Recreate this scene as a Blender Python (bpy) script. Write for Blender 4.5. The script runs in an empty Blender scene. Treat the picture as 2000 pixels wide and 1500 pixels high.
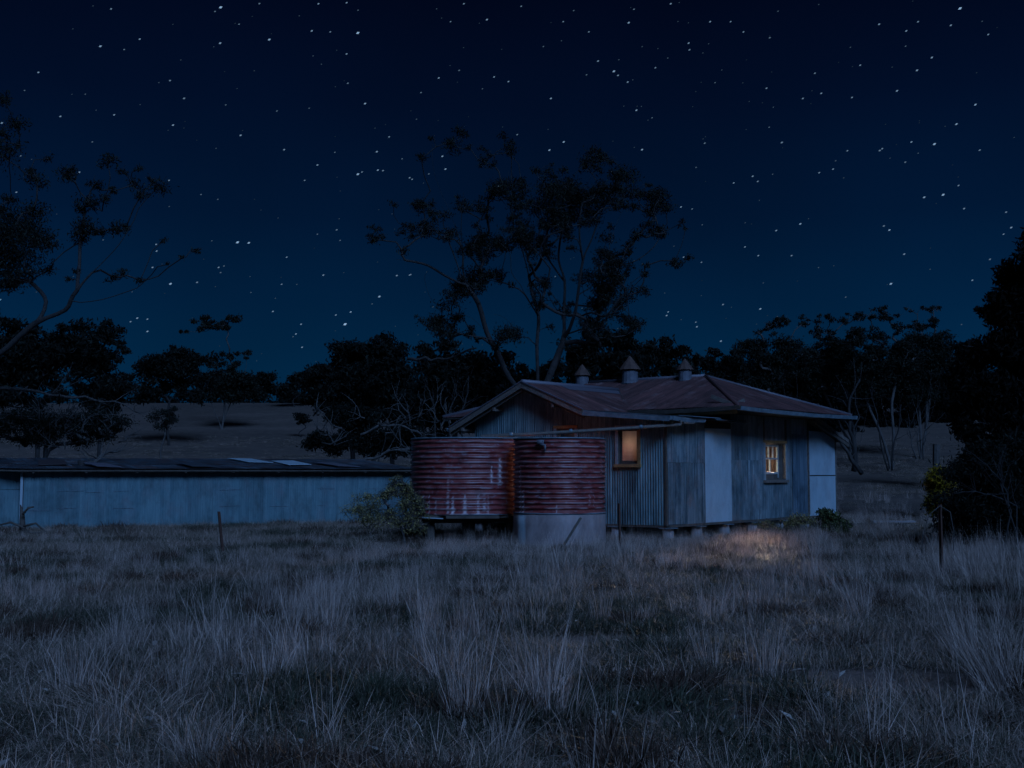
import bpy, math, random
import numpy as np
from mathutils import Vector, Matrix, noise

rng = random.Random(11)
nrg = np.random.default_rng(5)
SC = bpy.context.scene
COL = SC.collection

# ------------------------------------------------------------------ camera
F = 2300.0                      # focal length in photo pixels (2000 x 1500)
PITCH = math.atan(170 / F)
EYE = 1.75
cam = bpy.data.cameras.new('camera')
cam.sensor_width = 36.0
cam.lens = F / 2000 * 36.0
cam.clip_start = 0.1
cam.clip_end = 4000
camo = bpy.data.objects.new('camera', cam)
COL.objects.link(camo)
camo.location = (0, 0, EYE)
camo.rotation_euler = (math.pi / 2 + PITCH, 0, 0)
SC.camera = camo

# ------------------------------------------------------------------ night sky
world = bpy.data.worlds.new('World')
SC.world = world
world.use_nodes = True
wn = world.node_tree.nodes
wl = world.node_tree.links
wn.clear()
w_out = wn.new('ShaderNodeOutputWorld')
w_bg = wn.new('ShaderNodeBackground')
w_tc = wn.new('ShaderNodeTexCoord')
w_sep = wn.new('ShaderNodeSeparateXYZ')
w_ramp = wn.new('ShaderNodeValToRGB')
wl.new(w_tc.outputs['Generated'], w_sep.inputs[0])
wl.new(w_sep.outputs['Z'], w_ramp.inputs[0])
w_nz = wn.new('ShaderNodeTexNoise')          # faint uneven airglow
w_nz.inputs['Scale'].default_value = 2.2
w_nz.inputs['Detail'].default_value = 5
wl.new(w_tc.outputs['Generated'], w_nz.inputs['Vector'])
w_mr = wn.new('ShaderNodeMapRange')
w_mr.inputs['From Min'].default_value = 0.3
w_mr.inputs['From Max'].default_value = 0.7
w_mr.inputs['To Min'].default_value = 0.78
w_mr.inputs['To Max'].default_value = 1.18
wl.new(w_nz.outputs['Fac'], w_mr.inputs[0])
w_sc = wn.new('ShaderNodeVectorMath')
w_sc.operation = 'SCALE'
wl.new(w_ramp.outputs[0], w_sc.inputs[0])
wl.new(w_mr.outputs[0], w_sc.inputs['Scale'])
wl.new(w_sc.outputs[0], w_bg.inputs[0])
wl.new(w_bg.outputs[0], w_out.inputs[0])
cr = w_ramp.color_ramp
stops = [(0.0, (0.0006, 0.024, 0.068)), (0.08, (0.0006, 0.0215, 0.063)), (0.14, (0.0005, 0.0145, 0.048)),
         (0.21, (0.0005, 0.0082, 0.031)), (0.30, (0.0005, 0.0042, 0.0185)), (0.40, (0.0004, 0.0018, 0.0092)),
         (0.60, (0.0004, 0.0010, 0.0058))]
while len(cr.elements) < len(stops):
    cr.elements.new(0.5)
for e, (p, c) in zip(cr.elements, stops):
    e.position = p
    e.color = (*c, 1)
w_bg.inputs[1].default_value = 1.0

# ------------------------------------------------------------------ moonlight
sun = bpy.data.lights.new('moonlight', 'SUN')
sun.energy = 2.0
sun.color = (0.225, 0.455, 1.0)
sun.angle = math.radians(23)
suno = bpy.data.objects.new('moonlight', sun)
COL.objects.link(suno)
suno.rotation_euler = Vector((-0.30, 0.76, -0.57)).to_track_quat('-Z', 'Y').to_euler()

vs = SC.view_settings
vs.view_transform = 'Standard'
vs.look = 'None'
vs.exposure = 0.0
vs.gamma = 1.0
vs.use_curve_mapping = False
SC.render.engine = 'CYCLES'
SC.cycles.use_denoising = True
SC.cycles.use_adaptive_sampling = True
SC.cycles.adaptive_threshold = 0.02
SC.cycles.max_bounces = 4
SC.cycles.diffuse_bounces = 2
SC.cycles.glossy_bounces = 2
SC.cycles.transparent_max_bounces = 12
SC.cycles.sample_clamp_indirect = 3.0


# ------------------------------------------------------------------ helpers
def at(x, y, Y):
    """world point on the ray of photo position (x, y) at forward distance Y"""
    rx = (x - 1000) / F
    ry = (750 - y) / F
    c, s = math.cos(PITCH), math.sin(PITCH)
    dy = c - ry * s
    dz = s + ry * c
    k = Y / dy
    return Vector((rx * k, Y, EYE + dz * k))


def ground_z(X, Y):
    t = Y - 42.0
    if t <= 0:
        z = 0.0
    elif t < 108:
        z = 0.00085 * t * t
    else:
        z = 9.91 + 1.6 * (1 - math.exp(-(t - 108) / 9.0))
    z += 0.05 * noise.noise(Vector((X * 0.25, Y * 0.25, 0.3))) * min(1, max(0, (Y - 2) / 6))
    z += 0.018 * noise.noise(Vector((X * 1.3, Y * 1.3, 4.3)))
    return z


def tag(o, label=None, cat=None, group=None, kind=None):
    if label: o['label'] = label
    if cat: o['category'] = cat
    if group: o['group'] = group
    if kind: o['kind'] = kind
    return o


def empty(name, loc, rz=0, label=None, cat=None, group=None):
    o = bpy.data.objects.new(name, None)
    COL.objects.link(o)
    o.location = loc
    o.rotation_euler = (0, 0, rz)
    o.empty_display_size = 0.2
    return tag(o, label, cat, group)


def link(name, me, mat, parent=None, smooth=True):
    o = bpy.data.objects.new(name, me)
    COL.objects.link(o)
    if mat is not None and not me.materials:
        me.materials.append(mat)
    if smooth and len(me.polygons):
        me.polygons.foreach_set('use_smooth', np.ones(len(me.polygons), dtype=bool))
    if parent is not None:
        o.parent = parent
    return o


class MB:
    def __init__(self):
        self.v = []
        self.f = []

    def box(self, c, size, R=None):
        hx, hy, hz = size[0] / 2, size[1] / 2, size[2] / 2
        n = len(self.v)
        for sx, sy, sz in ((-1, -1, -1), (1, -1, -1), (1, 1, -1), (-1, 1, -1), (-1, -1, 1), (1, -1, 1), (1, 1, 1), (-1, 1, 1)):
            p = Vector((sx * hx, sy * hy, sz * hz))
            if R is not None:
                p = R @ p
            self.v.append(tuple(Vector(c) + p))
        for q in ((0, 3, 2, 1), (4, 5, 6, 7), (0, 1, 5, 4), (1, 2, 6, 5), (2, 3, 7, 6), (3, 0, 4, 7)):
            self.f.append(tuple(n + i for i in q))
        return self

    def bar(self, a, b, w, h, up=(0, 0, 1)):
        a = Vector(a); b = Vector(b)
        d = (b - a)
        L = d.length
        d.normalize()
        u = Vector(up)
        s = d.cross(u)
        if s.length < 1e-4:
            s = d.cross(Vector((0, 1, 0)))
        s.normalize()
        u = s.cross(d)
        R = Matrix((d, s, u)).transposed()
        return self.box((a + b) / 2, (L, w, h), R)

    def tube(self, pts, rad, n=6, cap=True):
        pts = [Vector(p) for p in pts]
        if not isinstance(rad, (list, tuple)):
            rad = [rad] * len(pts)
        base = len(self.v)
        prev = None
        for i, p in enumerate(pts):
            d = (pts[min(i + 1, len(pts) - 1)] - pts[max(i - 1, 0)])
            if d.length < 1e-9:
                d = Vector((0, 0, 1))
            d.normalize()
            if prev is None:
                a = d.cross(Vector((0.31, 0.2, 0.93)))
                if a.length < 1e-3:
                    a = d.cross(Vector((1, 0, 0)))
            else:
                a = prev - d * prev.dot(d)
            a.normalize()
            prev = a
            b = d.cross(a)
            for k in range(n):
                t = 2 * math.pi * k / n
                q = p + (a * math.cos(t) + b * math.sin(t)) * rad[i]
                self.v.append((q.x, q.y, q.z))
        for i in range(len(pts) - 1):
            for k in range(n):
                k2 = (k + 1) % n
                self.f.append((base + i * n + k, base + i * n + k2, base + (i + 1) * n + k2, base + (i + 1) * n + k))
        if cap:
            self.f.append(tuple(base + k for k in range(n))[::-1])
            self.f.append(tuple(base + (len(pts) - 1) * n + k for k in range(n)))
        return self

    def lathe(self, prof, n=32, c=(0, 0, 0), a0=0.0):
        base = len(self.v)
        for r, z in prof:
            for k in range(n):
                t = a0 + 2 * math.pi * k / n
                self.v.append((c[0] + r * math.cos(t), c[1] + r * math.sin(t), c[2] + z))
        for i in range(len(prof) - 1):
            for k in range(n):
                k2 = (k + 1) % n
                self.f.append((base + i * n + k, base + i * n + k2, base + (i + 1) * n + k2, base + (i + 1) * n + k))
        return self

    def quad(self, a, b, c, d):
        n = len(self.v)
        for p in (a, b, c, d):
            self.v.append(tuple(p))
        self.f.append((n, n + 1, n + 2, n + 3))
        return self

    def build(self, name, mat, parent=None, smooth=False):
        me = bpy.data.meshes.new(name)
        me.from_pydata(self.v, [], self.f)
        return link(name, me, mat, parent, smooth)


def np_mesh(name, V, Q, attr=None):
    """mesh from arrays: V (n,3), Q (m,k) faces of equal size"""
    me = bpy.data.meshes.new(name)
    V = np.asarray(V, dtype=np.float32)
    Q = np.asarray(Q, dtype=np.int32)
    k = Q.shape[1]
    me.vertices.add(len(V))
    me.vertices.foreach_set('co', V.ravel())
    me.loops.add(Q.size)
    me.loops.foreach_set('vertex_index', Q.ravel())
    me.polygons.add(len(Q))
    me.polygons.foreach_set('loop_start', np.arange(0, Q.size, k, dtype=np.int32))
    me.update(calc_edges=True)
    if attr:
        for nm, arr in attr.items():
            a = me.attributes.new(nm, 'FLOAT', 'POINT')
            a.data.foreach_set('value', np.asarray(arr, dtype=np.float32))
    return me


# ------------------------------------------------------------------ materials
def new_mat(name):
    m = bpy.data.materials.new(name)
    m.use_nodes = True
    nt = m.node_tree
    b = nt.nodes['Principled BSDF']
    return m, nt, b


def N(nt, t, **kw):
    n = nt.nodes.new(t)
    for k, v in kw.items():
        setattr(n, k, v)
    return n


def ramp(nt, fac, stops):
    r = N(nt, 'ShaderNodeValToRGB')
    els = r.color_ramp.elements
    while len(els) < len(stops):
        els.new(0.5)
    for e, (p, c) in zip(els, stops):
        e.position = p
        e.color = (*c, 1) if len(c) == 3 else c
    nt.links.new(fac, r.inputs[0])
    return r.outputs[0]


def mix(nt, fac, a, b, mode='MIX'):
    n = N(nt, 'ShaderNodeMix', data_type='RGBA', blend_type=mode)
    for sock, v in ((n.inputs[0], fac), (n.inputs[6], a), (n.inputs[7], b)):
        if hasattr(v, 'is_output'):
            nt.links.new(v, sock)
        elif isinstance(v, (int, float)):
            sock.default_value = v
        else:
            sock.default_value = (*v, 1)
    return n.outputs[2]


def noise_n(nt, vec, scale, detail=4, rough=0.6, sc=None):
    if sc is not None:
        mp = N(nt, 'ShaderNodeMapping')
        mp.inputs['Scale'].default_value = sc
        nt.links.new(vec, mp.inputs[0])
        vec = mp.outputs[0]
    n = N(nt, 'ShaderNodeTexNoise')
    n.inputs['Scale'].default_value = scale
    n.inputs['Detail'].default_value = detail
    n.inputs['Roughness'].default_value = rough
    nt.links.new(vec, n.inputs['Vector'])
    return n.outputs['Fac']


def sheet_mat(name, ca, cb, rust=(0.16, 0.06, 0.03), rust_lo=0.6, rust_hi=0.75, rough=0.55, metal=0.15, var=0.25, streak=(13, 0.6, 1), stain=0.75):
    """weathered iron sheet: UV is metres across (u) and down the sheet (v)"""
    m, nt, b = new_mat(name)
    tc = N(nt, 'ShaderNodeTexCoord')
    uv = tc.outputs['UV']
    oi = N(nt, 'ShaderNodeObjectInfo')
    off = N(nt, 'ShaderNodeVectorMath', operation='MULTIPLY_ADD')
    comb = N(nt, 'ShaderNodeCombineXYZ')
    nt.links.new(oi.outputs['Random'], comb.inputs[2])
    off.inputs[0].default_value = (0, 0, 0)
    off.inputs[1].default_value = (1, 1, 1)
    nt.links.new(comb.outputs[0], off.inputs[0])
    off.inputs[1].default_value = (0, 0, 40)
    nt.links.new(uv, off.inputs[2])
    vec = off.outputs[0]
    st = noise_n(nt, vec, 1.0, 5, 0.62, sc=streak)
    base = ramp(nt, st, [(0.34, ca), (0.66, cb)])
    pt = noise_n(nt, vec, 1.7, 5, 0.65, sc=(1.3, 0.8, 1))
    rf = ramp(nt, pt, [(rust_lo, (0, 0, 0)), (rust_hi, (1, 1, 1))])
    rc = mix(nt, noise_n(nt, vec, 24, 2), rust, tuple(x * 0.45 for x in rust))
    c = mix(nt, rf, base, rc)
    sp = ramp(nt, noise_n(nt, vec, 34, 2, 0.7), [(0.66, (0, 0, 0)), (0.74, (1, 1, 1))])
    c = mix(nt, sp, c, tuple(x * 0.4 for x in ca))
    dk = noise_n(nt, vec, 1.0, 6, 0.7, sc=(2.2, 1.1, 1))
    c = mix(nt, ramp(nt, dk, [(0.46, (0, 0, 0)), (0.66, (stain,) * 3)]), c, tuple(x * 0.45 for x in ca))
    vr = N(nt, 'ShaderNodeMapRange')
    vr.inputs['To Min'].default_value = 1 - var
    vr.inputs['To Max'].default_value = 1 + var
    nt.links.new(oi.outputs['Random'], vr.inputs[0])
    vc = N(nt, 'ShaderNodeCombineXYZ')
    for i in range(3):
        nt.links.new(vr.outputs[0], vc.inputs[i])
    c = mix(nt, 1.0, c, vc.outputs[0], 'MULTIPLY')
    nt.links.new(c, b.inputs['Base Color'])
    b.inputs['Roughness'].default_value = rough
    b.inputs['Metallic'].default_value = metal
    bp = N(nt, 'ShaderNodeBump')
    bp.inputs['Strength'].default_value = 0.25
    bp.inputs['Distance'].default_value = 0.01
    nt.links.new(pt, bp.inputs['Height'])
    nt.links.new(bp.outputs[0], b.inputs['Normal'])
    return m


def plain_mat(name, ca, cb, scale=6.0, rough=0.8, sc=None, metal=0.0, bump=0.2, coord='Object'):
    m, nt, b = new_mat(name)
    tc = N(nt, 'ShaderNodeTexCoord')
    f = noise_n(nt, tc.outputs[coord], scale, 6, 0.65, sc=sc)
    c = ramp(nt, f, [(0.32, ca), (0.68, cb)])
    nt.links.new(c, b.inputs['Base Color'])
    b.inputs['Roughness'].default_value = rough
    b.inputs['Metallic'].default_value = metal
    bp = N(nt, 'ShaderNodeBump')
    bp.inputs['Strength'].default_value = bump
    bp.inputs['Distance'].default_value = 0.02
    nt.links.new(f, bp.inputs['Height'])
    nt.links.new(bp.outputs[0], b.inputs['Normal'])
    return m


M = {}
M['iron_front'] = sheet_mat('galvanised_iron_front', (0.055, 0.11, 0.128), (0.175, 0.275, 0.29), rust_lo=0.64, rust_hi=0.8)
M['iron_side'] = sheet_mat('galvanised_iron_side', (0.052, 0.10, 0.12), (0.23, 0.29, 0.305), rust=(0.25, 0.215, 0.21), rust_lo=0.5, rust_hi=0.7, var=0.22)
M['iron_door'] = sheet_mat('dark_iron_patch', (0.04, 0.08, 0.11), (0.13, 0.19, 0.23), rust_lo=0.7, rust_hi=0.85, var=0.1)
M['iron_shed'] = sheet_mat('painted_shed_iron', (0.07, 0.155, 0.18), (0.125, 0.23, 0.25), rust=(0.16, 0.20, 0.225), rust_lo=0.5, rust_hi=0.8, var=0.10, streak=(6, 0.5, 1), stain=0.6)
M['roof'] = sheet_mat('rusted_roof_iron', (0.05, 0.02, 0.02), (0.125, 0.05, 0.045), rust=(0.24, 0.17, 0.17), rust_lo=0.54, rust_hi=0.80, rough=0.75, metal=0.0, var=0.22, streak=(9, 0.5, 1))
M['roof_shed'] = sheet_mat('shed_roof_iron', (0.035, 0.045, 0.055), (0.11, 0.15, 0.175), rust=(0.13, 0.07, 0.055), rust_lo=0.45, rust_hi=0.65, var=0.45, rough=0.45)
M['panel'] = sheet_mat('pale_blue_panel', (0.29, 0.40, 0.45), (0.34, 0.44, 0.48), rust=(0.36, 0.40, 0.44), rust_lo=0.5, rust_hi=0.8, rough=0.6, metal=0.0, var=0.05, streak=(3, 0.4, 1), stain=0.3)
M['ridge'] = sheet_mat('grey_flashing', (0.085, 0.08, 0.10), (0.19, 0.185, 0.215), rust=(0.10, 0.05, 0.04), rust_lo=0.55, rust_hi=0.7, var=0.15)
M['gutter'] = plain_mat('gutter_metal', (0.07, 0.11, 0.135), (0.17, 0.235, 0.27), 5, 0.6, metal=0.1)
M['timber'] = plain_mat('weathered_timber', (0.075, 0.065, 0.057), (0.17, 0.145, 0.125), 5, 0.85, sc=(3, 3, 3))
M['timber_dark'] = plain_mat('dark_timber', (0.05, 0.042, 0.035), (0.10, 0.085, 0.07), 5, 0.9)
M['ochre'] = plain_mat('ochre_painted_timber', (0.20, 0.115, 0.04), (0.33, 0.21, 0.09), 9, 0.75)
M['sash'] = plain_mat('grey_painted_sash', (0.16, 0.20, 0.21), (0.28, 0.32, 0.33), 12, 0.7)
M['lining'] = plain_mat('dark_lining', (0.035, 0.03, 0.028), (0.06, 0.05, 0.045), 3, 0.95)
M['concrete'] = plain_mat('old_concrete', (0.20, 0.17, 0.165), (0.36, 0.31, 0.30), 2.4, 0.95, bump=0.5)
M['stump'] = plain_mat('grey_stump', (0.20, 0.19, 0.19), (0.32, 0.30, 0.30), 5, 0.95)
M['cowl'] = plain_mat('rusty_cowl', (0.05, 0.028, 0.022), (0.10, 0.058, 0.045), 7, 0.8)
M['vent'] = plain_mat('zinc_vent', (0.07, 0.075, 0.09), (0.13, 0.14, 0.165), 5, 0.7)
M['bark'] = plain_mat('grey_bark', (0.012, 0.011, 0.011), (0.035, 0.032, 0.03), 4, 0.95, sc=(2, 2, 0.6))
M['bark_pale'] = plain_mat('pale_gum_bark', (0.035, 0.033, 0.031), (0.095, 0.088, 0.082), 3, 0.9, sc=(2, 2, 0.6))
M['dead_wood'] = plain_mat('dead_wood', (0.038, 0.035, 0.032), (0.095, 0.088, 0.082), 5, 0.9)
M['rust_post'] = plain_mat('rusted_steel', (0.045, 0.02, 0.014), (0.085, 0.04, 0.026), 20, 0.9)


def leaf_mat(name, ca, cb, trans=0.15):
    m, nt, b = new_mat(name)
    at_ = N(nt, 'ShaderNodeAttribute', attribute_name='rnd')
    c = ramp(nt, at_.outputs['Fac'], [(0.0, ca), (0.8, cb), (1.0, tuple(x * 1.7 for x in cb))])
    nt.links.new(c, b.inputs['Base Color'])
    b.inputs['Roughness'].default_value = 0.8
    b.inputs['Specular IOR Level'].default_value = 0.08
    return m


M['gum_leaf'] = leaf_mat('gum_leaves', (0.004, 0.006, 0.004), (0.015, 0.019, 0.014))
M['dense_leaf'] = leaf_mat('dense_leaves', (0.003, 0.0045, 0.003), (0.012, 0.015, 0.012))
M['pine_leaf'] = leaf_mat('dark_needles', (0.0015, 0.002, 0.0015), (0.005, 0.006, 0.005))
M['bush_leaf'] = leaf_mat('bush_leaves', (0.03, 0.03, 0.012), (0.24, 0.20, 0.085))
M['yellow_leaf'] = leaf_mat('yellow_leaves', (0.05, 0.04, 0.006), (0.22, 0.15, 0.012))
M['weed_leaf'] = leaf_mat('weed_leaves', (0.02, 0.026, 0.012), (0.07, 0.085, 0.035))


def grass_mat(name, stops):
    m, nt, b = new_mat(name)
    at_ = N(nt, 'ShaderNodeAttribute', attribute_name='rnd')
    oi = N(nt, 'ShaderNodeObjectInfo')
    c = ramp(nt, at_.outputs['Fac'], stops)
    vr = N(nt, 'ShaderNodeMapRange')
    vr.inputs['To Min'].default_value = 0.62
    vr.inputs['To Max'].default_value = 1.25
    nt.links.new(oi.outputs['Random'], vr.inputs[0])
    vc = N(nt, 'ShaderNodeCombineXYZ')
    for i in range(3):
        nt.links.new(vr.outputs[0], vc.inputs[i])
    c = mix(nt, 1.0, c, vc.outputs[0], 'MULTIPLY')
    nt.links.new(c, b.inputs['Base Color'])
    b.inputs['Roughness'].default_value = 0.75
    b.inputs['Specular IOR Level'].default_value = 0.2
    return m


M['straw'] = grass_mat('straw_grass', [(0.0, (0.135, 0.103, 0.08)), (0.5, (0.375, 0.295, 0.25)), (1.0, (0.70, 0.56, 0.48))])
M['turf'] = grass_mat('short_turf', [(0.0, (0.028, 0.034, 0.020)), (0.40, (0.085, 0.085, 0.058)), (0.65, (0.21, 0.165, 0.13)), (1.0, (0.50, 0.37, 0.30))])
M['herb'] = grass_mat('brown_herb', [(0.0, (0.035, 0.022, 0.015)), (0.6, (0.085, 0.05, 0.035)), (1.0, (0.16, 0.11, 0.08))])
M['litter'] = grass_mat('dry_leaf_litter', [(0.0, (0.16, 0.13, 0.11)), (1.0, (0.5, 0.45, 0.40))])

# ground
m, nt, b = new_mat('paddock_soil')
tc = N(nt, 'ShaderNodeTexCoord')
ob = tc.outputs['Object']
n1 = noise_n(nt, ob, 0.35, 6, 0.6)
n2 = noise_n(nt, ob, 3.0, 6, 0.65)
n3 = noise_n(nt, ob, 16.0, 4, 0.65)
c1 = ramp(nt, n2, [(0.3, (0.02, 0.019, 0.013)), (0.5, (0.04, 0.036, 0.026)), (0.72, (0.085, 0.07, 0.055))])
c2 = ramp(nt, n3, [(0.3, (0.03, 0.023, 0.017)), (0.7, (0.09, 0.066, 0.055))])
c = mix(nt, ramp(nt, n1, [(0.42, (0, 0, 0)), (0.58, (1, 1, 1))]), c1, c2)
# bare reddish patch of soil
sepg = N(nt, 'ShaderNodeSeparateXYZ')
nt.links.new(ob, sepg.inputs[0])
att = N(nt, 'ShaderNodeAttribute', attribute_name='bare')
bare = N(nt, 'ShaderNodeMath', operation='MULTIPLY_ADD')
nt.links.new(n2, bare.inputs[0])
bare.inputs[1].default_value = 0.7
nt.links.new(att.outputs['Fac'], bare.inputs[2])
c = mix(nt, ramp(nt, bare.outputs[0], [(0.78, (0, 0, 0)), (0.95, (1, 1, 1))]), c, mix(nt, n3, (0.11, 0.075, 0.06), (0.24, 0.17, 0.14)))
# far pasture
far = ramp(nt, noise_n(nt, ob, 0.06, 6, 0.6, sc=(0.5, 1.6, 1)), [(0.36, (0.035, 0.027, 0.022)), (0.5, (0.07, 0.053, 0.044)), (0.64, (0.135, 0.10, 0.085))])
far = mix(nt, 0.5, far, ramp(nt, noise_n(nt, ob, 1.2, 5, 0.7), [(0.3, (0.04, 0.03, 0.024)), (0.7, (0.15, 0.115, 0.09))]))
fr = N(nt, 'ShaderNodeMapRange')
fr.inputs['From Min'].default_value = 44
fr.inputs['From Max'].default_value = 64
nt.links.new(sepg.outputs['Y'], fr.inputs[0])
c = mix(nt, fr.outputs[0], c, far)
nt.links.new(c, b.inputs['Base Color'])
b.inputs['Roughness'].default_value = 0.95
bp = N(nt, 'ShaderNodeBump')
bp.inputs['Strength'].default_value = 0.7
bp.inputs['Distance'].default_value = 0.06
nt.links.new(n3, bp.inputs['Height'])
nt.links.new(bp.outputs[0], b.inputs['Normal'])
M['ground'] = m


def glass_mat(name):
    m, nt, b = new_mat(name)
    nt.nodes.remove(b)
    out = nt.nodes['Material Output']
    tr = N(nt, 'ShaderNodeBsdfTransparent')
    tr.inputs[0].default_value = (0.86, 0.85, 0.83, 1)
    gl = N(nt, 'ShaderNodeBsdfGlossy')
    gl.inputs['Roughness'].default_value = 0.08
    mx = N(nt, 'ShaderNodeMixShader')
    mx.inputs[0].default_value = 0.09
    nt.links.new(tr.outputs[0], mx.inputs[1])
    nt.links.new(gl.outputs[0], mx.inputs[2])
    nt.links.new(mx.outputs[0], out.inputs[0])
    return m


def cloth_mat(name, col, sheer):
    m, nt, b = new_mat(name)
    nt.nodes.remove(b)
    out = nt.nodes['Material Output']
    tc = N(nt, 'ShaderNodeTexCoord')
    f = noise_n(nt, tc.outputs['Object'], 4, 5, 0.6, sc=(1, 1, 0.6))
    cc = ramp(nt, f, [(0.3, tuple(x * 0.72 for x in col)), (0.7, col)])
    tl = N(nt, 'ShaderNodeBsdfTranslucent')
    df = N(nt, 'ShaderNodeBsdfDiffuse')
    tr = N(nt, 'ShaderNodeBsdfTransparent')
    for s in (tl, df):
        nt.links.new(cc, s.inputs[0])
    m1 = N(nt, 'ShaderNodeMixShader')
    m1.inputs[0].default_value = 0.65
    nt.links.new(df.outputs[0], m1.inputs[1])
    nt.links.new(tl.outputs[0], m1.inputs[2])
    m2 = N(nt, 'ShaderNodeMixShader')
    m2.inputs[0].default_value = sheer
    nt.links.new(m1.outputs[0], m2.inputs[1])
    nt.links.new(tr.outputs[0], m2.inputs[2])
    nt.links.new(m2.outputs[0], out.inputs[0])
    return m


M['hanging'] = plain_mat('pink_backdrop', (0.04, 0.027, 0.025), (0.14, 0.095, 0.083), 3, 0.95, sc=(5, 5, 0.7))  # for the backdrops added behind the lit windows
M['glass'] = glass_mat('window_glass')
M['blind'] = cloth_mat('window_blind', (0.80, 0.72, 0.68), 0.10)
M['curtain'] = cloth_mat('sheer_curtain', (0.80, 0.74, 0.72), 0.35)

# tank iron: red oxide paint with mineral deposits carried by the mesh
m, nt, b = new_mat('red_tank_iron')
tc = N(nt, 'ShaderNodeTexCoord')
f = noise_n(nt, tc.outputs['Object'], 2.2, 6, 0.65, sc=(1.5, 1.5, 1))
c = ramp(nt, f, [(0.3, (0.08, 0.017, 0.017)), (0.5, (0.19, 0.035, 0.034)), (0.72, (0.24, 0.08, 0.07))])
f2 = noise_n(nt, tc.outputs['Object'], 7, 6, 0.7, sc=(1, 1, 2.2))
c = mix(nt, ramp(nt, f2, [(0.56, (0, 0, 0)), (0.68, (0.8, 0.8, 0.8))]), c, (0.24, 0.20, 0.24))
st = N(nt, 'ShaderNodeAttribute', attribute_name='stain')
c = mix(nt, st.outputs['Fac'], c, (0.56, 0.48, 0.50))
nt.links.new(c, b.inputs['Base Color'])
b.inputs['Roughness'].default_value = 0.42
b.inputs['Metallic'].default_value = 0.0
M['tank'] = m

m, nt, b = new_mat('star_light')
b.inputs['Base Color'].default_value = (0, 0, 0, 1)
sa = N(nt, 'ShaderNodeAttribute', attribute_name='mag')
b.inputs['Emission Color'].default_value = (0.42, 0.68, 1.0, 1)
nt.links.new(sa.outputs['Fac'], b.inputs['Emission Strength'])
m.cycles.emission_sampling = 'NONE'
M['star'] = m

# ------------------------------------------------------------------ ground sheet
xs = np.concatenate([np.linspace(-600, -60, 19)[:-1], np.linspace(-60, -20, 21)[:-1], np.linspace(-20, 20, 101)[:-1], np.linspace(20, 60, 21)[:-1], np.linspace(60, 600, 19)])
ys = np.concatenate([np.linspace(-30, 2, 9)[:-1], np.linspace(2, 40, 120)[:-1], np.linspace(40, 170, 70)[:-1], np.linspace(170, 900, 20)])
GV = np.array([(x, y, ground_z(x, y)) for y in ys for x in xs])
nx = len(xs)
GQ = np.array([(j * nx + i, j * nx + i + 1, (j + 1) * nx + i + 1, (j + 1) * nx + i) for j in range(len(ys) - 1) for i in range(nx - 1)])
BARE = [(3.1, 9.9, 1.25, 0.75), (4.2, 9.5, 1.1, 0.5), (1.5, 8.6, 1.0, 0.45), (0.9, 12.3, 0.9, 0.6), (-2.6, 7.0, 0.9, 0.4), (5.2, 24.0, 1.8, 1.4)]


def bare_at(x, y):
    v = 0
    for bx, by, rx, ry in BARE:
        d = math.hypot((x - bx) / rx, (y - by) / ry)
        v = max(v, 1 - d * 0.62)
    return max(0, v)


gme = np_mesh('ground', GV, GQ, {'bare': [bare_at(p[0], p[1]) for p in GV]})
tag(link('ground', gme, M['ground']), kind='structure')


# ------------------------------------------------------------------ sheets
def span(poly, e):
    hits = []
    n = len(poly)
    for i in range(n):
        (e0, d0), (e1, d1) = poly[i], poly[(i + 1) % n]
        if abs(e1 - e0) < 1e-9:
            if abs(e - e0) < 1e-6:
                hits += [d0, d1]
            continue
        if min(e0, e1) - 1e-6 <= e <= max(e0, e1) + 1e-6:
            t = (e - e0) / (e1 - e0)
            hits.append(d0 + (d1 - d0) * t)
    if not hits:
        return 0, 0
    return min(hits), max(hits)


def sheet_arrays(O, E, D, Nn, poly, e0, e1, lo, hi, pitch, amp, lift=0.0, jag=0.0, thick=0):
    step = pitch / 6 if pitch else max(0.02, (e1 - e0) / 2)
    n = max(1, int(round((e1 - e0) / step)))
    V, UV = [], []
    emin = min(p[0] for p in poly) + 1e-5
    emax = max(p[0] for p in poly) - 1e-5
    j0 = rng.uniform(-jag, jag)
    tiltr = rng.uniform(-1, 1) * jag * 0.6
    for i in range(n + 1):
        e = e0 + (e1 - e0) * i / n
        a, c = span(poly, min(max(e, emin), emax))
        a = max(a, lo)
        c = min(c, hi)
        if c < a:
            c = a
        a = a + j0 + tiltr * (i / n - 0.5) if jag and c > a else a
        off = lift + (amp * math.sin(2 * math.pi * e / pitch) if pitch else 0)
        for d in (a, (a + c) / 2, c):
            V.append(O + E * e + D * d + Nn * off)
            UV.append((e, d))
    Q = []
    for i in range(n):
        for k in (0, 1):
            Q.append((i * 3 + k, (i + 1) * 3 + k, (i + 1) * 3 + k + 1, i * 3 + k + 1))
    return V, Q, UV


def add_sheet(name, parent, mat, O, E, D, Nn, poly, e0, e1, lo=-99, hi=99, pitch=0.076, amp=0.009, lift=0.0, jag=0.0):
    V, Q, UV = sheet_arrays(O, E, D, Nn, poly, e0, e1, lo, hi, pitch, amp, lift, jag)
    me = bpy.data.meshes.new(name)
    me.from_pydata([tuple(v) for v in V], [], Q)
    uvl = me.uv_layers.new(name='UVMap')
    for l in me.loops:
        uvl.data[l.index].uv = UV[l.vertex_index]
    return link(name, me, mat, parent)


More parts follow.
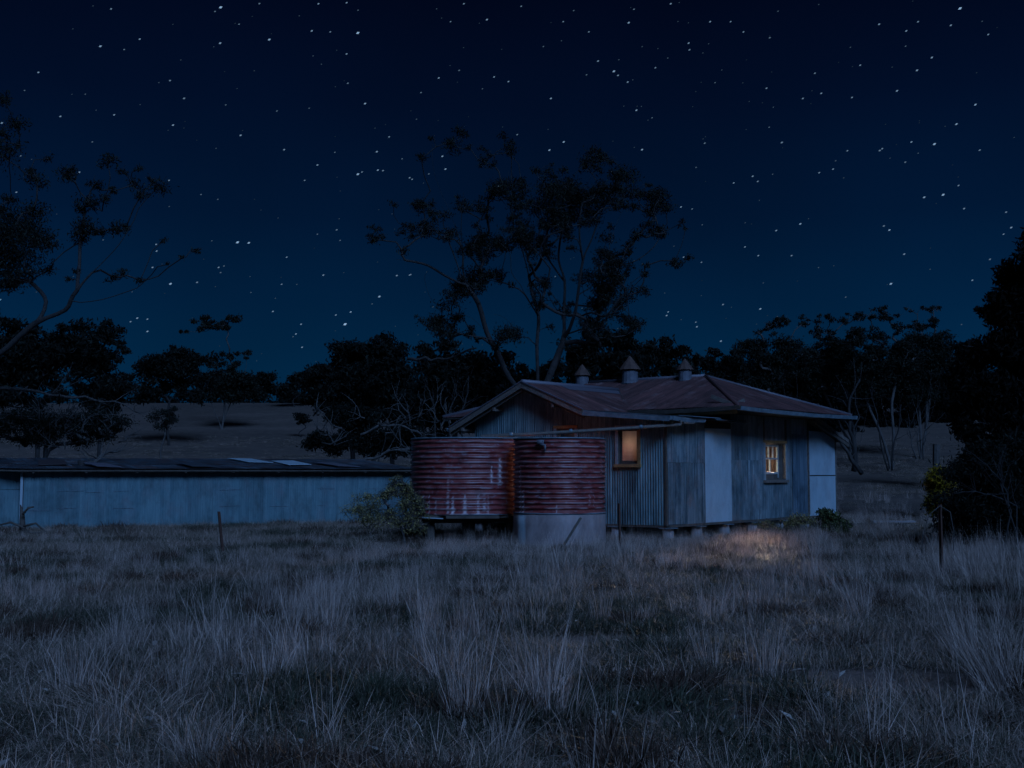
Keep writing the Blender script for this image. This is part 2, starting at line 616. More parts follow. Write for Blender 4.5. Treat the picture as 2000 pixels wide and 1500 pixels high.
def sheets(name, parent, mat, O, E, D, Nn, poly, width=0.76, holes=(), pitch=0.076, amp=0.009, jag=0.0, tiers=None, e_range=None, lift0=0.0):
    O, E, D, Nn = Vector(O), Vector(E), Vector(D), Vector(Nn)
    emin = min(p[0] for p in poly)
    emax = max(p[0] for p in poly)
    if e_range:
        emin, emax = e_range
    cuts = {emin, emax}
    k = emin
    while k < emax - 0.15:
        cuts.add(k)
        k += width
    for h in holes:
        for q in (h[0], h[1]):
            if emin < q < emax:
                cuts.add(q)
    cuts = sorted(cuts)
    cl = [cuts[0]]
    hole_edges = [q for h in holes for q in (h[0], h[1])]
    for q in cuts[1:]:
        if q - cl[-1] < 0.12 and q not in hole_edges and q != cuts[-1]:
            continue
        cl.append(q)
    made = []
    for i in range(len(cl) - 1):
        a, b_ = cl[i], cl[i + 1]
        mid = (a + b_) / 2
        hh = [h for h in holes if h[0] - 1e-6 < mid < h[1] + 1e-6]
        segs = [(-99, 99)]
        if hh:
            h = hh[0]
            segs = [(-99, h[2]), (h[3], 99)]
        if tiers and not hh:
            segs = [(tiers[j], tiers[j + 1]) for j in range(len(tiers) - 1)]
        for j, (lo, hi) in enumerate(segs):
            lift = lift0 + (0.006 if i % 2 else 0.0) + (0.008 * j if tiers else 0) + rng.uniform(0, 0.003)
            lap = 0.03 if i < len(cl) - 2 and (cl[i + 1] not in hole_edges) else 0
            made.append(add_sheet(name, parent, mat, O, E, D, Nn, poly, a, b_ + lap if b_ + lap < emax else b_, lo, hi, pitch, amp, lift, jag))
    return made


def flat(name, parent, mat, O, E, D, Nn, poly, holes=(), thick=0.05):
    """solid lining of a wall or roof plane, with openings"""
    O, E, D, Nn = Vector(O), Vector(E), Vector(D), Vector(Nn)
    cuts = sorted({p[0] for p in poly} | {q for h in holes for q in (h[0], h[1])})
    mb = MB()
    emin, emax = cuts[0] + 1e-5, cuts[-1] - 1e-5
    for a, b_ in zip(cuts[:-1], cuts[1:]):
        if b_ - a < 1e-4:
            continue
        hh = [h for h in holes if h[0] - 1e-6 < (a + b_) / 2 < h[1] + 1e-6]
        sa = span(poly, max(a + 1e-5, emin))
        sb = span(poly, min(b_ - 1e-5, emax))
        segs = [((sa[0], sb[0]), (sa[1], sb[1]))]
        if hh:
            h = hh[0]
            segs = [((sa[0], sb[0]), (h[2], h[2])), ((h[3], h[3]), (sa[1], sb[1]))]
        for (l0, l1), (h0, h1) in segs:
            n = len(mb.v)
            for off in (0, -thick):
                for e, d in ((a, l0), (b_, l1), (b_, h1), (a, h0)):
                    mb.v.append(tuple(O + E * e + D * d + Nn * off))
            mb.f += [(n, n + 1, n + 2, n + 3), (n + 7, n + 6, n + 5, n + 4), (n, n + 4, n + 5, n + 1), (n + 1, n + 5, n + 6, n + 2), (n + 2, n + 6, n + 7, n + 3), (n + 3, n + 7, n + 4, n)]
    return mb.build(name, mat, parent)


# ------------------------------------------------------------------ the cottage
A = math.atan(1900 / F)                        # heading of the side wall
C0 = at(1303, 1028, 28.75)
house = empty('iron_cottage', (C0.x, C0.y, 0), -A, 'corrugated iron cottage with rusty red hip and gable roof and lit windows', 'cottage')
X, Yv, Z = Vector((1, 0, 0)), Vector((0, 1, 0)), Vector((0, 0, 1))
WB = 0.42                                      # bottom edge of the walls

# --- front wall (local y = 0), e = x from -6.21 to 0
GX, GZ = -4.205, 4.10                          # gable ridge
PX, PZ = -2.23, 3.30                           # break of pitch
LX, LZ = -6.77, 2.95                           # left eave
VX, VZ = 0.35, 3.07                            # verandah eave
sL = (GZ - LZ) / (GX - LX)


def roofline(x):
    if x < GX: return GZ - (GX - x) * sL
    if x < PX: return GZ - (x - GX) * (GZ - PZ) / (PX - GX)
    return PZ - (x - PX) * (PZ - VZ) / (VX - PX)


LW = -6.21
fpoly = [(LW, WB), (0, WB), (0, roofline(0) - 0.09), (PX, PZ - 0.09), (GX, GZ - 0.09), (LW, roofline(LW) - 0.09)]
W1 = (-1.41, -0.81, 1.92, 2.82)
W3 = (-3.36, -2.74, 1.92, 2.86)
lin = flat('front_wall', house, M['lining'], (0, 0.03, 0), X, Z, -Yv, fpoly, [W1, W3], 0.06)
sheets('wall_sheet', lin, M['iron_front'], (0, 0, 0), X, Z, -Yv, fpoly, holes=[W1, W3], jag=0.012, amp=0.013)
MB().box((0.0, -0.022, (WB + 3.0) / 2), (0.055, 0.05, 3.0 - WB)).build('corner_stop', M['timber_dark'], house)

# --- right wall (local x = 0), e = y from 0 to 9.59
W2 = (5.04, 6.28, 1.50, 2.53)
RB = WB + 0.02
rpoly = [(0.02, RB), (9.59, RB), (9.59, 2.75), (7.75, 3.25), (2.9, 3.27), (2.9, 2.98), (0.02, 2.98)]
rpolyA = [(0.02, RB), (2.9, RB), (2.9, 2.98), (0.02, 2.98)]
rpolyB = [(2.9, RB), (7.75, RB), (7.75, 3.25), (2.9, 3.27)]
rpolyC = [(7.75, RB), (9.59, RB), (9.59, 2.68), (7.75, 3.22)]
rw = flat('side_wall', house, M['lining'], (-0.03, 0, 0), Yv, Z, X, rpolyB, [W2], 0.06)
flat('verandah_wall', house, M['lining'], (-0.03, 0, 0), Yv, Z, X, rpolyA, (), 0.06)
flat('rear_room_wall', house, M['lining'], (-0.03, 0, 0), Yv, Z, X, rpolyC, (), 0.06)
sd = dict(pitch=0.076, amp=0.006)
sheets('wall_sheet', rw, M['iron_side'], (0, 0, 0), Yv, Z, X, rpolyA, e_range=(0.03, 1.80), width=0.885, jag=0.01, tiers=(0, 1.95, 4), **sd)
pl = add_sheet('flat_panel', rw, M['panel'], Vector((0, 0, 0)), Yv, Z, X, [(1.78, RB), (3.2, RB), (3.2, 2.86), (1.78, 2.84)], 1.80, 3.16, pitch=0, lift=0.02)
pl['label'] = 'plain pale blue panel'
sheets('wall_sheet', rw, M['iron_side'], (0, 0, 0), Yv, Z, X, [(3.0, RB), (5.3, RB), (5.3, 3.26), (3.0, 3.26)], e_range=(3.16, 5.04), width=0.94, jag=0.01, tiers=(0, 2.05, 4), **sd)
sheets('wall_sheet', rw, M['iron_side'], (0, 0, 0), Yv, Z, X, rpolyB, e_range=(5.04, 6.70), width=0.83, holes=[W2], jag=0.01, **sd)
sheets('wall_sheet', rw, M['iron_side'], (0, 0, 0), Yv, Z, X, rpolyB, e_range=(6.70, 7.74), width=1.1, jag=0.01, **sd)
ds = add_sheet('door_sheet', rw, M['iron_door'], Vector((0, 0, 0)), Yv, Z, X, [(6.6, RB), (7.7, RB), (7.7, 2.80), (6.6, 2.82)], 6.70, 7.63, pitch=0.076, amp=0.006, lift=0.025)
ds['label'] = 'darker iron sheet hung over the wall'
for lo, hi in ((0.2, 1.60), (1.63, 2.93)):
    add_sheet('flat_panel', rw, M['panel'], Vector((0, 0, 0)), Yv, Z, X, [(7.7, max(lo, RB)), (9.65, max(lo, RB)), (9.65, hi), (7.7, hi)], 7.76, 9.60, pitch=0, lift=0.022)
for yy in (7.75, 9.62):
    MB().box((0.02, yy, 1.7), (0.05, 0.05, 2.45)).build('corner_stop', M['timber'], house)
for yy in (5.0, 6.33):
    MB().box((0.015, yy, 2.9), (0.04, 0.05, 0.62)).build('window_stud', M['timber_dark'], house)

# --- walls out of the camera's sight, so the house is closed
bw = flat('back_wall', house, M['lining'], (0, 9.56, 0), X, Z, Yv, [(-8.2, WB), (0, WB), (0, 2.66), (-8.2, 2.66)], (), 0.05)
sheets('wall_sheet', bw, M['iron_front'], (0, 9.60, 0), X, Z, Yv, [(-8.2, WB), (0, WB), (0, 2.66), (-8.2, 2.66)], width=1.52)
lw = flat('left_wall', house, M['lining'], (-8.17, 0, 0), Yv, Z, -X, [(2.83, WB), (9.59, WB), (9.59, 2.66), (7.75, 3.25), (2.83, 3.25)], (), 0.05)
sheets('wall_sheet', lw, M['iron_front'], (-8.2, 0, 0), Yv, Z, -X, [(2.83, WB), (9.59, WB), (9.59, 2.66), (7.75, 3.25), (2.83, 3.25)], width=1.52)
gw = flat('gable_side_wall', house, M['lining'], (LW + 0.03, 0, 0), Yv, Z, -X, [(0, WB), (2.83, WB), (2.83, roofline(LW) - 0.09), (0, roofline(LW) - 0.09)], (), 0.05)
sheets('wall_sheet', gw, M['iron_front'], (LW, 0, 0), Yv, Z, -X, [(0, WB), (2.83, WB), (2.83, roofline(LW) - 0.09), (0, roofline(LW) - 0.09)], width=0.94)
jw = flat('return_wall', house, M['lining'], (0, 2.86, 0), X, Z, -Yv, [(-8.2, WB), (LW, WB), (LW, 3.2), (-8.2, 3.2)], (), 0.05)
sheets('wall_sheet', jw, M['iron_front'], (0, 2.83, 0), X, Z, -Yv, [(-8.2, WB), (LW, WB), (LW, 3.2), (-8.2, 3.2)], width=1.0)
mbf = MB()
mbf.box((-3.1, 1.45, WB + 0.02), (6.1, 2.75, 0.08)).box((-4.1, 6.2, WB + 0.02), (8.1, 6.6, 0.08))
mbf.build('floor', M['timber_dark'], house)
MB().box((-4.1, 5.3, 3.16), (8.16, 4.94, 0.04)).build('ceiling', M['lining'], house)

# --- stumps and bearers
for (sx, sy) in [(-0.02, 0.15), (-0.02, 1.5), (-0.02, 2.9), (-0.02, 4.4), (-0.02, 6.0), (-0.02, 7.6), (-0.02, 9.4), (-1.5, 0.1), (-3.0, 0.1), (-4.6, 0.1), (-6.1, 0.1), (-1.5, 3.0), (-3.0, 3.0), (-6.1, 3.0), (-8.1, 3.0), (-8.1, 9.4)]:
    h = 0.36
    st_ = MB().lathe([(0.0, -0.1), (0.15, -0.1), (0.135, h - 0.03), (0.12, h - 0.01), (0, h - 0.01)], 10, (sx - 0.05, sy, 0)).build('stump', M['stump'], house)
    MB().box((sx - 0.03, sy, h + 0.0), (0.36, 0.34, 0.02)).build('stump_cap', M['gutter'], st_)
MB().bar((0.0, 0.05, WB - 0.01), (0.0, 9.6, WB - 0.01), 0.08, 0.06).build('bearer', M['timber_dark'], house)
MB().bar((-6.2, 0.03, WB - 0.02), (-0.05, 0.03, WB - 0.02), 0.07, 0.06).build('bearer', M['timber_dark'], house)

# --- roof
HX0, HX1, HY0, HY1, HZ = -9.2, 0.97, 1.86, 8.76, 3.38
RY, RZ_ = 5.31, 4.50
RX0, RX1 = -6.25, -1.98


def facet(pts, eave_a, eave_b, nm='roof_plane', mat='roof', width=0.76, jag=0.012, amp=0.014):
    """planar roof facet from 3-D corners; sheets run up from the eave line"""
    a, b_ = Vector(eave_a), Vector(eave_b)
    E = (b_ - a).normalized()
    pts = [Vector(p) for p in pts]
    far_p = max(pts, key=lambda p: ((p - a) - E * (p - a).dot(E)).length)
    D = (far_p - a) - E * (far_p - a).dot(E)
    D.normalize()
    Nn = E.cross(D)
    if Nn.z < 0:
        Nn = -Nn
    poly = [((p - a).dot(E), (p - a).dot(D)) for p in pts]
    ln = flat(nm, house, M['timber_dark'], a - Nn * 0.035, E, D, Nn, poly, (), 0.03)
    sheets('roof_sheet', ln, M[mat], a, E, D, Nn, poly, width=width, jag=jag, amp=amp)
    return ln, E, D, Nn


AP0, AP1 = (RX0, RY, RZ_), (RX1, RY, RZ_)
facet([(HX0, HY0, HZ), (HX1, HY0, HZ), AP1, AP0], (HX0, HY0, HZ), (HX1, HY0, HZ))
facet([(HX1, HY0, HZ), (HX1, HY1, HZ), AP1], (HX1, HY0, HZ), (HX1, HY1, HZ))
facet([(HX1, HY1, HZ), (HX0, HY1, HZ), AP0, AP1], (HX1, HY1, HZ), (HX0, HY1, HZ))
facet([(HX0, HY1, HZ), (HX0, HY0, HZ), AP0], (HX0, HY1, HZ), (HX0, HY0, HZ))
FY = -0.40
facet([(PX, FY, PZ), (PX, 1.95, PZ), (GX, 4.08, GZ), (GX, FY, GZ)], (PX, FY, PZ), (PX, 1.95, PZ))
facet([(LX, 3.6, LZ), (LX, FY, LZ), (GX, FY, GZ), (GX, 4.08, GZ)], (LX, 3.6, LZ), (LX, FY, LZ))
facet([(VX, FY, VZ), (VX, 3.43, VZ), (PX, 3.43, PZ - 0.02), (PX, FY, PZ - 0.02)], (VX, FY, VZ), (VX, 3.43, VZ), mat='roof_shed')
facet([(0.30, 9.80, 2.70), (-8.5, 9.80, 2.70), (-8.5, 7.80, 3.28), (0.30, 7.80, 3.28)], (0.30, 9.80, 2.70), (-8.5, 9.80, 2.70), mat='roof_shed')


def cap_line(name, a, b_, r=0.07, mat='ridge'):
    MB().tube([Vector(a) + Z * 0.0, Vector(b_) + Z * 0.0], r, 8).build(name, M[mat], house, True)


cap_line('ridge_cap', (GX, FY, GZ + 0.01), (GX, 4.05, GZ + 0.02))
cap_line('ridge_cap', AP0, AP1)
cap_line('hip_cap', AP1, (HX1 - 0.02, HY0 + 0.02, HZ + 0.02), 0.06, 'roof')
cap_line('hip_cap', AP1, (HX1 - 0.02, HY1 - 0.02, HZ + 0.02), 0.05)
cap_line('hip_cap', AP0, (HX0 + 0.02, HY0 + 0.02, HZ + 0.02), 0.06)
cap_line('hip_cap', AP0, (HX0 + 0.02, HY1 - 0.02, HZ + 0.02), 0.06)
cap_line('valley_gutter', (PX + 0.02, 1.80, PZ + 0.02), (GX, 4.1, GZ), 0.035, 'timber_dark')
# pale replacement flashing where the gable ridge runs into the hip roof
MB().bar((GX + 0.22, 1.2, GZ - 0.066), (GX + 0.22, 4.0, GZ - 0.066), 0.30, 0.010, up=(0.37, 0, 0.93)).build('ridge_flashing', M['ridge'], house)


def gutter(name, a, b_, out, r=0.06, mat='gutter'):
    a, b_, out = Vector(a), Vector(b_), Vector(out)
    mb = MB()
    prof = [(-0.05, 0.05), (-0.05, -0.05), (0.045, -0.05), (0.07, 0.045), (0.058, 0.05), (0.04, -0.038), (-0.04, -0.038), (-0.04, 0.05)]
    n = len(prof)
    seg = 5
    for i in range(seg + 1):
        t = i / seg
        p = a.lerp(b_, t) + Z * (-0.025 * math.sin(math.pi * t) + rng.uniform(-0.008, 0.008))
        for o_, z_ in prof:
            mb.v.append(tuple(p + out * o_ + Z * z_))
    for i in range(seg):
        for k in range(n):
            k2 = (k + 1) % n
            mb.f.append((i * n + k, i * n + k2, (i + 1) * n + k2, (i + 1) * n + k))
    mb.f.append(tuple(range(n)))
    mb.f.append(tuple(seg * n + k for k in range(n))[::-1])
    return mb.build(name, M[mat], house)


gutter('gutter', (HX1 + 0.06, HY0 - 0.1, HZ - 0.06), (HX1 + 0.06, HY1 + 0.1, HZ - 0.06), (1, 0, 0))
gutter('gutter', (PX - 0.2, HY0 - 0.06, HZ - 0.06), (HX1 + 0.1, HY0 - 0.06, HZ - 0.04), (0, -1, 0), mat='timber_dark')
gutter('gutter', (VX + 0.06, FY - 0.02, VZ - 0.05), (VX + 0.06, 1.1, VZ - 0.06), (1, 0, 0))
gutter('gutter', (LX - 0.06, FY - 0.02, LZ - 0.05), (LX - 0.06, 3.5, LZ - 0.06), (-1, 0, 0))
# loose sheets of the torn verandah edge
for (y0, y1, dz, rz) in ((0.35, 1.75, 0.03, 0.02), (1.55, 2.6, -0.01, -0.03), (2.4, 3.5, -0.06, 0.03)):
    mb = MB()
    Rm = Matrix.Rotation(rz, 3, 'Z') @ Matrix.Rotation(0.10, 3, 'Y')
    mb.box((VX - 0.02, (y0 + y1) / 2, VZ + dz), (0.42, y1 - y0, 0.018), Rm)
    mb.build('loose_sheet', M['gutter'], house)
MB().box((VX - 0.05, 0.35, VZ - 0.14), (0.3, 0.5, 0.05)).box((VX - 0.12, 0.13, VZ - 0.10), (0.08, 0.05, 0.14)).box((VX - 0.12, 0.57, VZ - 0.10), (0.08, 0.05, 0.14)).build('gutter_bracket', M['timber'], house)

# fascias, barges, rafter tails
MB().bar((VX, FY - 0.01, VZ - 0.07), (PX, FY - 0.01, PZ - 0.08), 0.03, 0.12).build('fascia', M['gutter'], house)
for x0, z0 in ((PX + 0.02, PZ), (LX - 0.02, LZ)):
    MB().bar((GX, FY - 0.02, GZ - 0.07), (x0, FY - 0.02, z0 - 0.07), 0.03, 0.15).build('barge_board', M['timber'], house)
    MB().bar((GX, FY + 0.06, GZ - 0.17), (x0, FY + 0.06, z0 - 0.17), 0.04, 0.10).build('barge_board', M['timber_dark'], house)
    MB().bar((GX, FY - 0.035, GZ + 0.02), (x0, FY - 0.035, z0 + 0.02), 0.05, 0.03).build('barge_capping', M['ridge'], house)
for x in (-6.35, -5.2, -3.2):
    zt = roofline(x) - 0.24
    MB().bar((x, FY, zt), (x, 0.3, zt), 0.07, 0.10).build('purlin', M['timber'], house)
for k in range(10):
    y = HY0 + 0.35 + k * 0.69
    MB().bar((0.0, y, HZ + 0.30), (HX1 - 0.02, y, HZ - 0.07), 0.05, 0.10).build('rafter_tail', M['timber'], house)
for k in range(5):
    x = -1.9 + k * 0.62
    MB().bar((x, HY0 + 1.0, HZ + 0.20), (x, HY0 + 0.02, HZ - 0.08), 0.05, 0.10).build('rafter_tail', M['timber'], house)
MB().bar((PX - 0.2, HY0 + 0.04, HZ - 0.12), (HX1 - 0.05, HY0 + 0.04, HZ - 0.12), 0.03, 0.14).build('fascia', M['ochre'], house)
MB().bar((HX1 - 0.03, HY0, HZ - 0.10), (HX1 - 0.03, HY1, HZ - 0.10), 0.03, 0.10).build('fascia', M['timber_dark'], house)
# soffit lining between wall top and hip eave
mb = MB()
mb.box((0.46, 5.3, 3.29), (0.9, 6.7, 0.02))
mb.build('soffit', M['timber_dark'], house)
# gap over the verandah roof, closed by dark boards
MB().box((-1.0, 2.75, 3.2), (2.4, 0.04, 0.35)).build('gap_board', M['lining'], house)
# rear barge pair
for dz, mt in ((0, 'timber'), (-0.13, 'timber_dark')):
    MB().bar((0.34, 7.62, 3.30 + dz), (0.34, 9.86, 2.66 + dz), 0.04, 0.10).build('barge_board', M[mt], house)

# roof ventilators
for (x, y, zb, s) in ((RX1 - 0.50, RY - 0.30, 4.36, 0.82), (RX1 - 2.48, RY - 0.22, 4.38, 1.06), (RX1 - 4.35, RY - 0.1, 4.38, 0.88)):
    v_ = MB().lathe([(0.0, 0.0), (0.25 * s, 0.0), (0.235 * s, 0.06), (0.225 * s, 0.36 * s), (0.0, 0.36 * s)], 14, (x, y, zb)).build('roof_ventilator', M['vent'], house)
    MB().lathe([(0.18 * s, 0.35 * s), (0.18 * s, 0.44 * s)], 10, (x, y, zb)).build('ventilator_neck', M['lining'], v_)
    MB().lathe([(0.0, 0.44 * s), (0.27 * s, 0.44 * s), (0.295 * s, 0.395 * s), (0.31 * s, 0.40 * s), (0.27 * s, 0.47 * s), (0.15 * s, 0.63 * s), (0.02 * s, 0.80 * s), (0.0, 0.80 * s)], 9, (x, y, zb), rng.uniform(0, 1)).build('cowl', M['cowl'], v_)


# --- windows
def window(axis, e0, e1, z0, z1, style):
    """axis 'f': in the front wall (e = x, outward -y); 's': side wall (e = y, outward +x)"""
    def P(e, out, z):
        return Vector((e, -out, z)) if axis == 'f' else Vector((out, e, z))

    def bx(mb, ea, eb, oa, ob, za, zb):
        a, c = P(ea, oa, za), P(eb, ob, zb)
        mb.box((a + c) / 2, (abs(a.x - c.x), abs(a.y - c.y), abs(a.z - c.z)))
        return mb
    win = MB()
    bx(win, e0, e0 + 0.025, -0.12, 0.03, z0, z1)
    bx(win, e1 - 0.025, e1, -0.12, 0.03, z0, z1)
    bx(win, e0 + 0.025, e1 - 0.025, -0.12, 0.03, z1 - 0.025, z1)
    bx(win, e0 + 0.025, e1 - 0.025, -0.12, 0.03, z0, z0 + 0.025)
    w = win.build('window', M['timber_dark'], house)
    t = 0.075
    for (a, c, mt) in ((e0 - t, e0 + 0.01, 'sash'), (e1 - 0.01, e1 + t, 'ochre' if style == 'blind' else 'sash')):
        bx(MB(), a, c, 0.012, 0.045, z0 - 0.02, z1 + 0.02).build('architrave', M[mt], w)
    bx(MB(), e0 - t, e1 + t, 0.012, 0.05, z1, z1 + t).build('head', M['sash'] if style == 'blind' else M['ochre'], w)
    bx(MB(), e0 - t - 0.02, e1 + t + 0.02, 0.012, 0.085, z0 - 0.075, z0 + 0.0).build('sill', M['ochre'] if style == 'blind' else M['timber'], w)
    if style != 'sash':
        f = 0.05
        a, c = e0 + 0.025, e1 - 0.025
        sm = MB()
        bx(sm, a, a + f, -0.07, -0.035, z0 + 0.025, z1 - 0.025)
        bx(sm, c - f, c, -0.07, -0.035, z0 + 0.025, z1 - 0.025)
        bx(sm, a + f, c - f, -0.07, -0.035, z1 - 0.07, z1 - 0.025)
        bx(sm, a + f, c - f, -0.07, -0.035, z0 + 0.025, z0 + 0.085)
        sm.build('sash', M['timber_dark'], w)
        g = MB(); g.quad(P(a, -0.05, z0 + 0.03), P(c, -0.05, z0 + 0.03), P(c, -0.05, z1 - 0.03), P(a, -0.05, z1 - 0.03))
        g.build('pane', M['glass'], w)
        g = MB()
        nb = 12
        for i in range(nb):
            for j in range(1):
                ea, eb = a + (c - a) * i / nb, a + (c - a) * (i + 1) / nb
                oa = -0.10 - 0.004 * math.sin(i * 1.1)
                ob = -0.10 - 0.004 * math.sin((i + 1) * 1.1)
                g.quad(P(ea, oa, z0), P(eb, ob, z0), P(eb, ob, z1), P(ea, oa, z1))
        if style == 'blind':
            g.build('blind', M['blind'], w, True)
    else:
        # sash stands proud towards the left; a dark board stands in for the shaded reveal at right
        a, c = e0 + 0.05, e0 + 0.93
        zb, zt = z0 + 0.16, z1 - 0.04
        f = 0.055
        sm = MB()
        bx(sm, a, a + f, -0.08, -0.03, zb, zt)
        bx(sm, c - f, c, -0.08, -0.03, zb - 0.1, zt)
        bx(sm, a + f, c - f, -0.08, -0.03, zt - 0.06, zt)
        bx(sm, a + f, c - f, -0.08, -0.03, zb, zb + 0.06)
        bx(sm, a + f, c - f, -0.085, -0.03, (zb + zt) / 2 - 0.0, (zb + zt) / 2 + 0.045)
        sm.build('sash', M['sash'], w)
        for k in (1, 2):
            e = a + f + (c - a - 2 * f) * k / 3
            bx(MB(), e - 0.014, e + 0.014, -0.075, -0.035, (zb + zt) / 2 + 0.045, zt - 0.06).build('glazing_bar', M['sash'], w)
        e = a + f + (c - a - 2 * f) * 0.42
        bx(MB(), e - 0.014, e + 0.014, -0.075, -0.035, zb + 0.06, (zb + zt) / 2).build('glazing_bar', M['sash'], w)
        for za, zc in ((zb + 0.04, (zb + zt) / 2 + 0.02), ((zb + zt) / 2 + 0.025, zt - 0.04)):
            g = MB(); g.quad(P(a + 0.02, -0.055, za), P(c - 0.02, -0.055, za), P(c - 0.02, -0.055, zc), P(a + 0.02, -0.055, zc))
            g.build('pane', M['glass'], w)
        bx(MB(), c + 0.0, e1 - 0.025, -0.09, -0.06, z0 + 0.025, z1 - 0.025).build('reveal_shade_board', M['timber_dark'], w)  # dark board in place of the shadow in the reveal
        bx(MB(), a, c, -0.09, -0.06, z0 + 0.025, zb).build('bottom_board', M['timber_dark'], w)
    return w


window('f', *W1, 'blind')
window('f', *W3, 'bare')
window('s', *W2, 'sash')


def room_and_spill_light(loc, watts, r=0.05, aim=None, col=(1.0, 0.63, 0.44)):
    l = bpy.data.lights.new('room_and_spill_light', 'SPOT' if aim else 'POINT')
    if aim:                                     # spot added to throw warm light out through the window
        l.spot_size = math.radians(36)
        l.spot_blend = 0.6
    l.energy = watts
    l.color = col
    l.shadow_soft_size = r
    o = bpy.data.objects.new('room_and_spill_light', l)
    COL.objects.link(o)
    o.parent = house
    o.location = loc
    if aim:
        o.rotation_euler = (Vector(aim) - Vector(loc)).to_track_quat('-Z', 'Y').to_euler()


room_and_spill_light((-1.12, 0.36, 2.42), 1.7)
room_and_spill_light((-3.05, 0.8, 2.75), 2600, aim=(-2.65, -2.3, 1.9))  # added spot for the warm glow on the wider tank
room_and_spill_light((-3.05, 0.6, 2.6), 2)
room_and_spill_light((-0.56, 7.0, 2.28), 60000, 0.20, aim=(1.72, 1.0, 0.50), col=(1.0, 0.80, 0.60))  # added spot that casts the warm pool on the grass
room_and_spill_light((-0.5, 6.4, 2.7), 0.55)
# cloth hung on the wall of the room behind the barred window
mb = MB()
for i in range(40):
    a, c = -0.15 - 1.0 * i / 40, -0.15 - 1.0 * (i + 1) / 40
    mb.quad((a, 7.1 + 0.03 * math.sin(a * 55), 0.8), (c, 7.1 + 0.03 * math.sin(c * 55), 0.8), (c, 7.1 + 0.03 * math.sin(c * 55), 2.9), (a, 7.1 + 0.03 * math.sin(a * 55), 2.9))
mb.build('backdrop_cloth', M['hanging'], house, True)
MB().box((-3.3, 1.2, 2.3), (1.6, 0.03, 1.2)).build('backdrop_board', M['hanging'], house)  # backdrop added behind the bare front window, lit by the lamp there
# partitions between the three lit rooms
MB().box((-2.1, 1.45, 1.85), (0.05, 2.7, 2.7)).build('partition', M['lining'], house)
MB().box((-3.1, 2.86, 1.75), (6.1, 0.05, 2.6)).build('partition', M['lining'], house)

# rain pipe from the verandah gutter to the tanks
Rinv = Matrix.Rotation(A, 3, 'Z')


def to_local(p):
    return Rinv @ (Vector(p) - Vector((C0.x, C0.y, 0)))


pa = to_local(at(1330, 829, 28.35))
pb = to_local(at(940, 852, 28.55))
mid = pa.lerp(pb, 0.5) - Z * 0.02
rp = MB().tube([pa + Z * 0.1, pa, pa.lerp(mid, 0.5) - Z * 0.005, mid, mid.lerp(pb, 0.5) - Z * 0.01, pb, pb - Z * 0.12], 0.042, 8).build('rain_pipe', M['timber'], house, True)
for k in (0.2, 0.55, 0.85):
    q = pa.lerp(pb, k)
    MB().tube([q - (pb - pa).normalized() * 0.04, q + (pb - pa).normalized() * 0.04], 0.05, 8).build('pipe_joint', M['gutter'], rp, True)


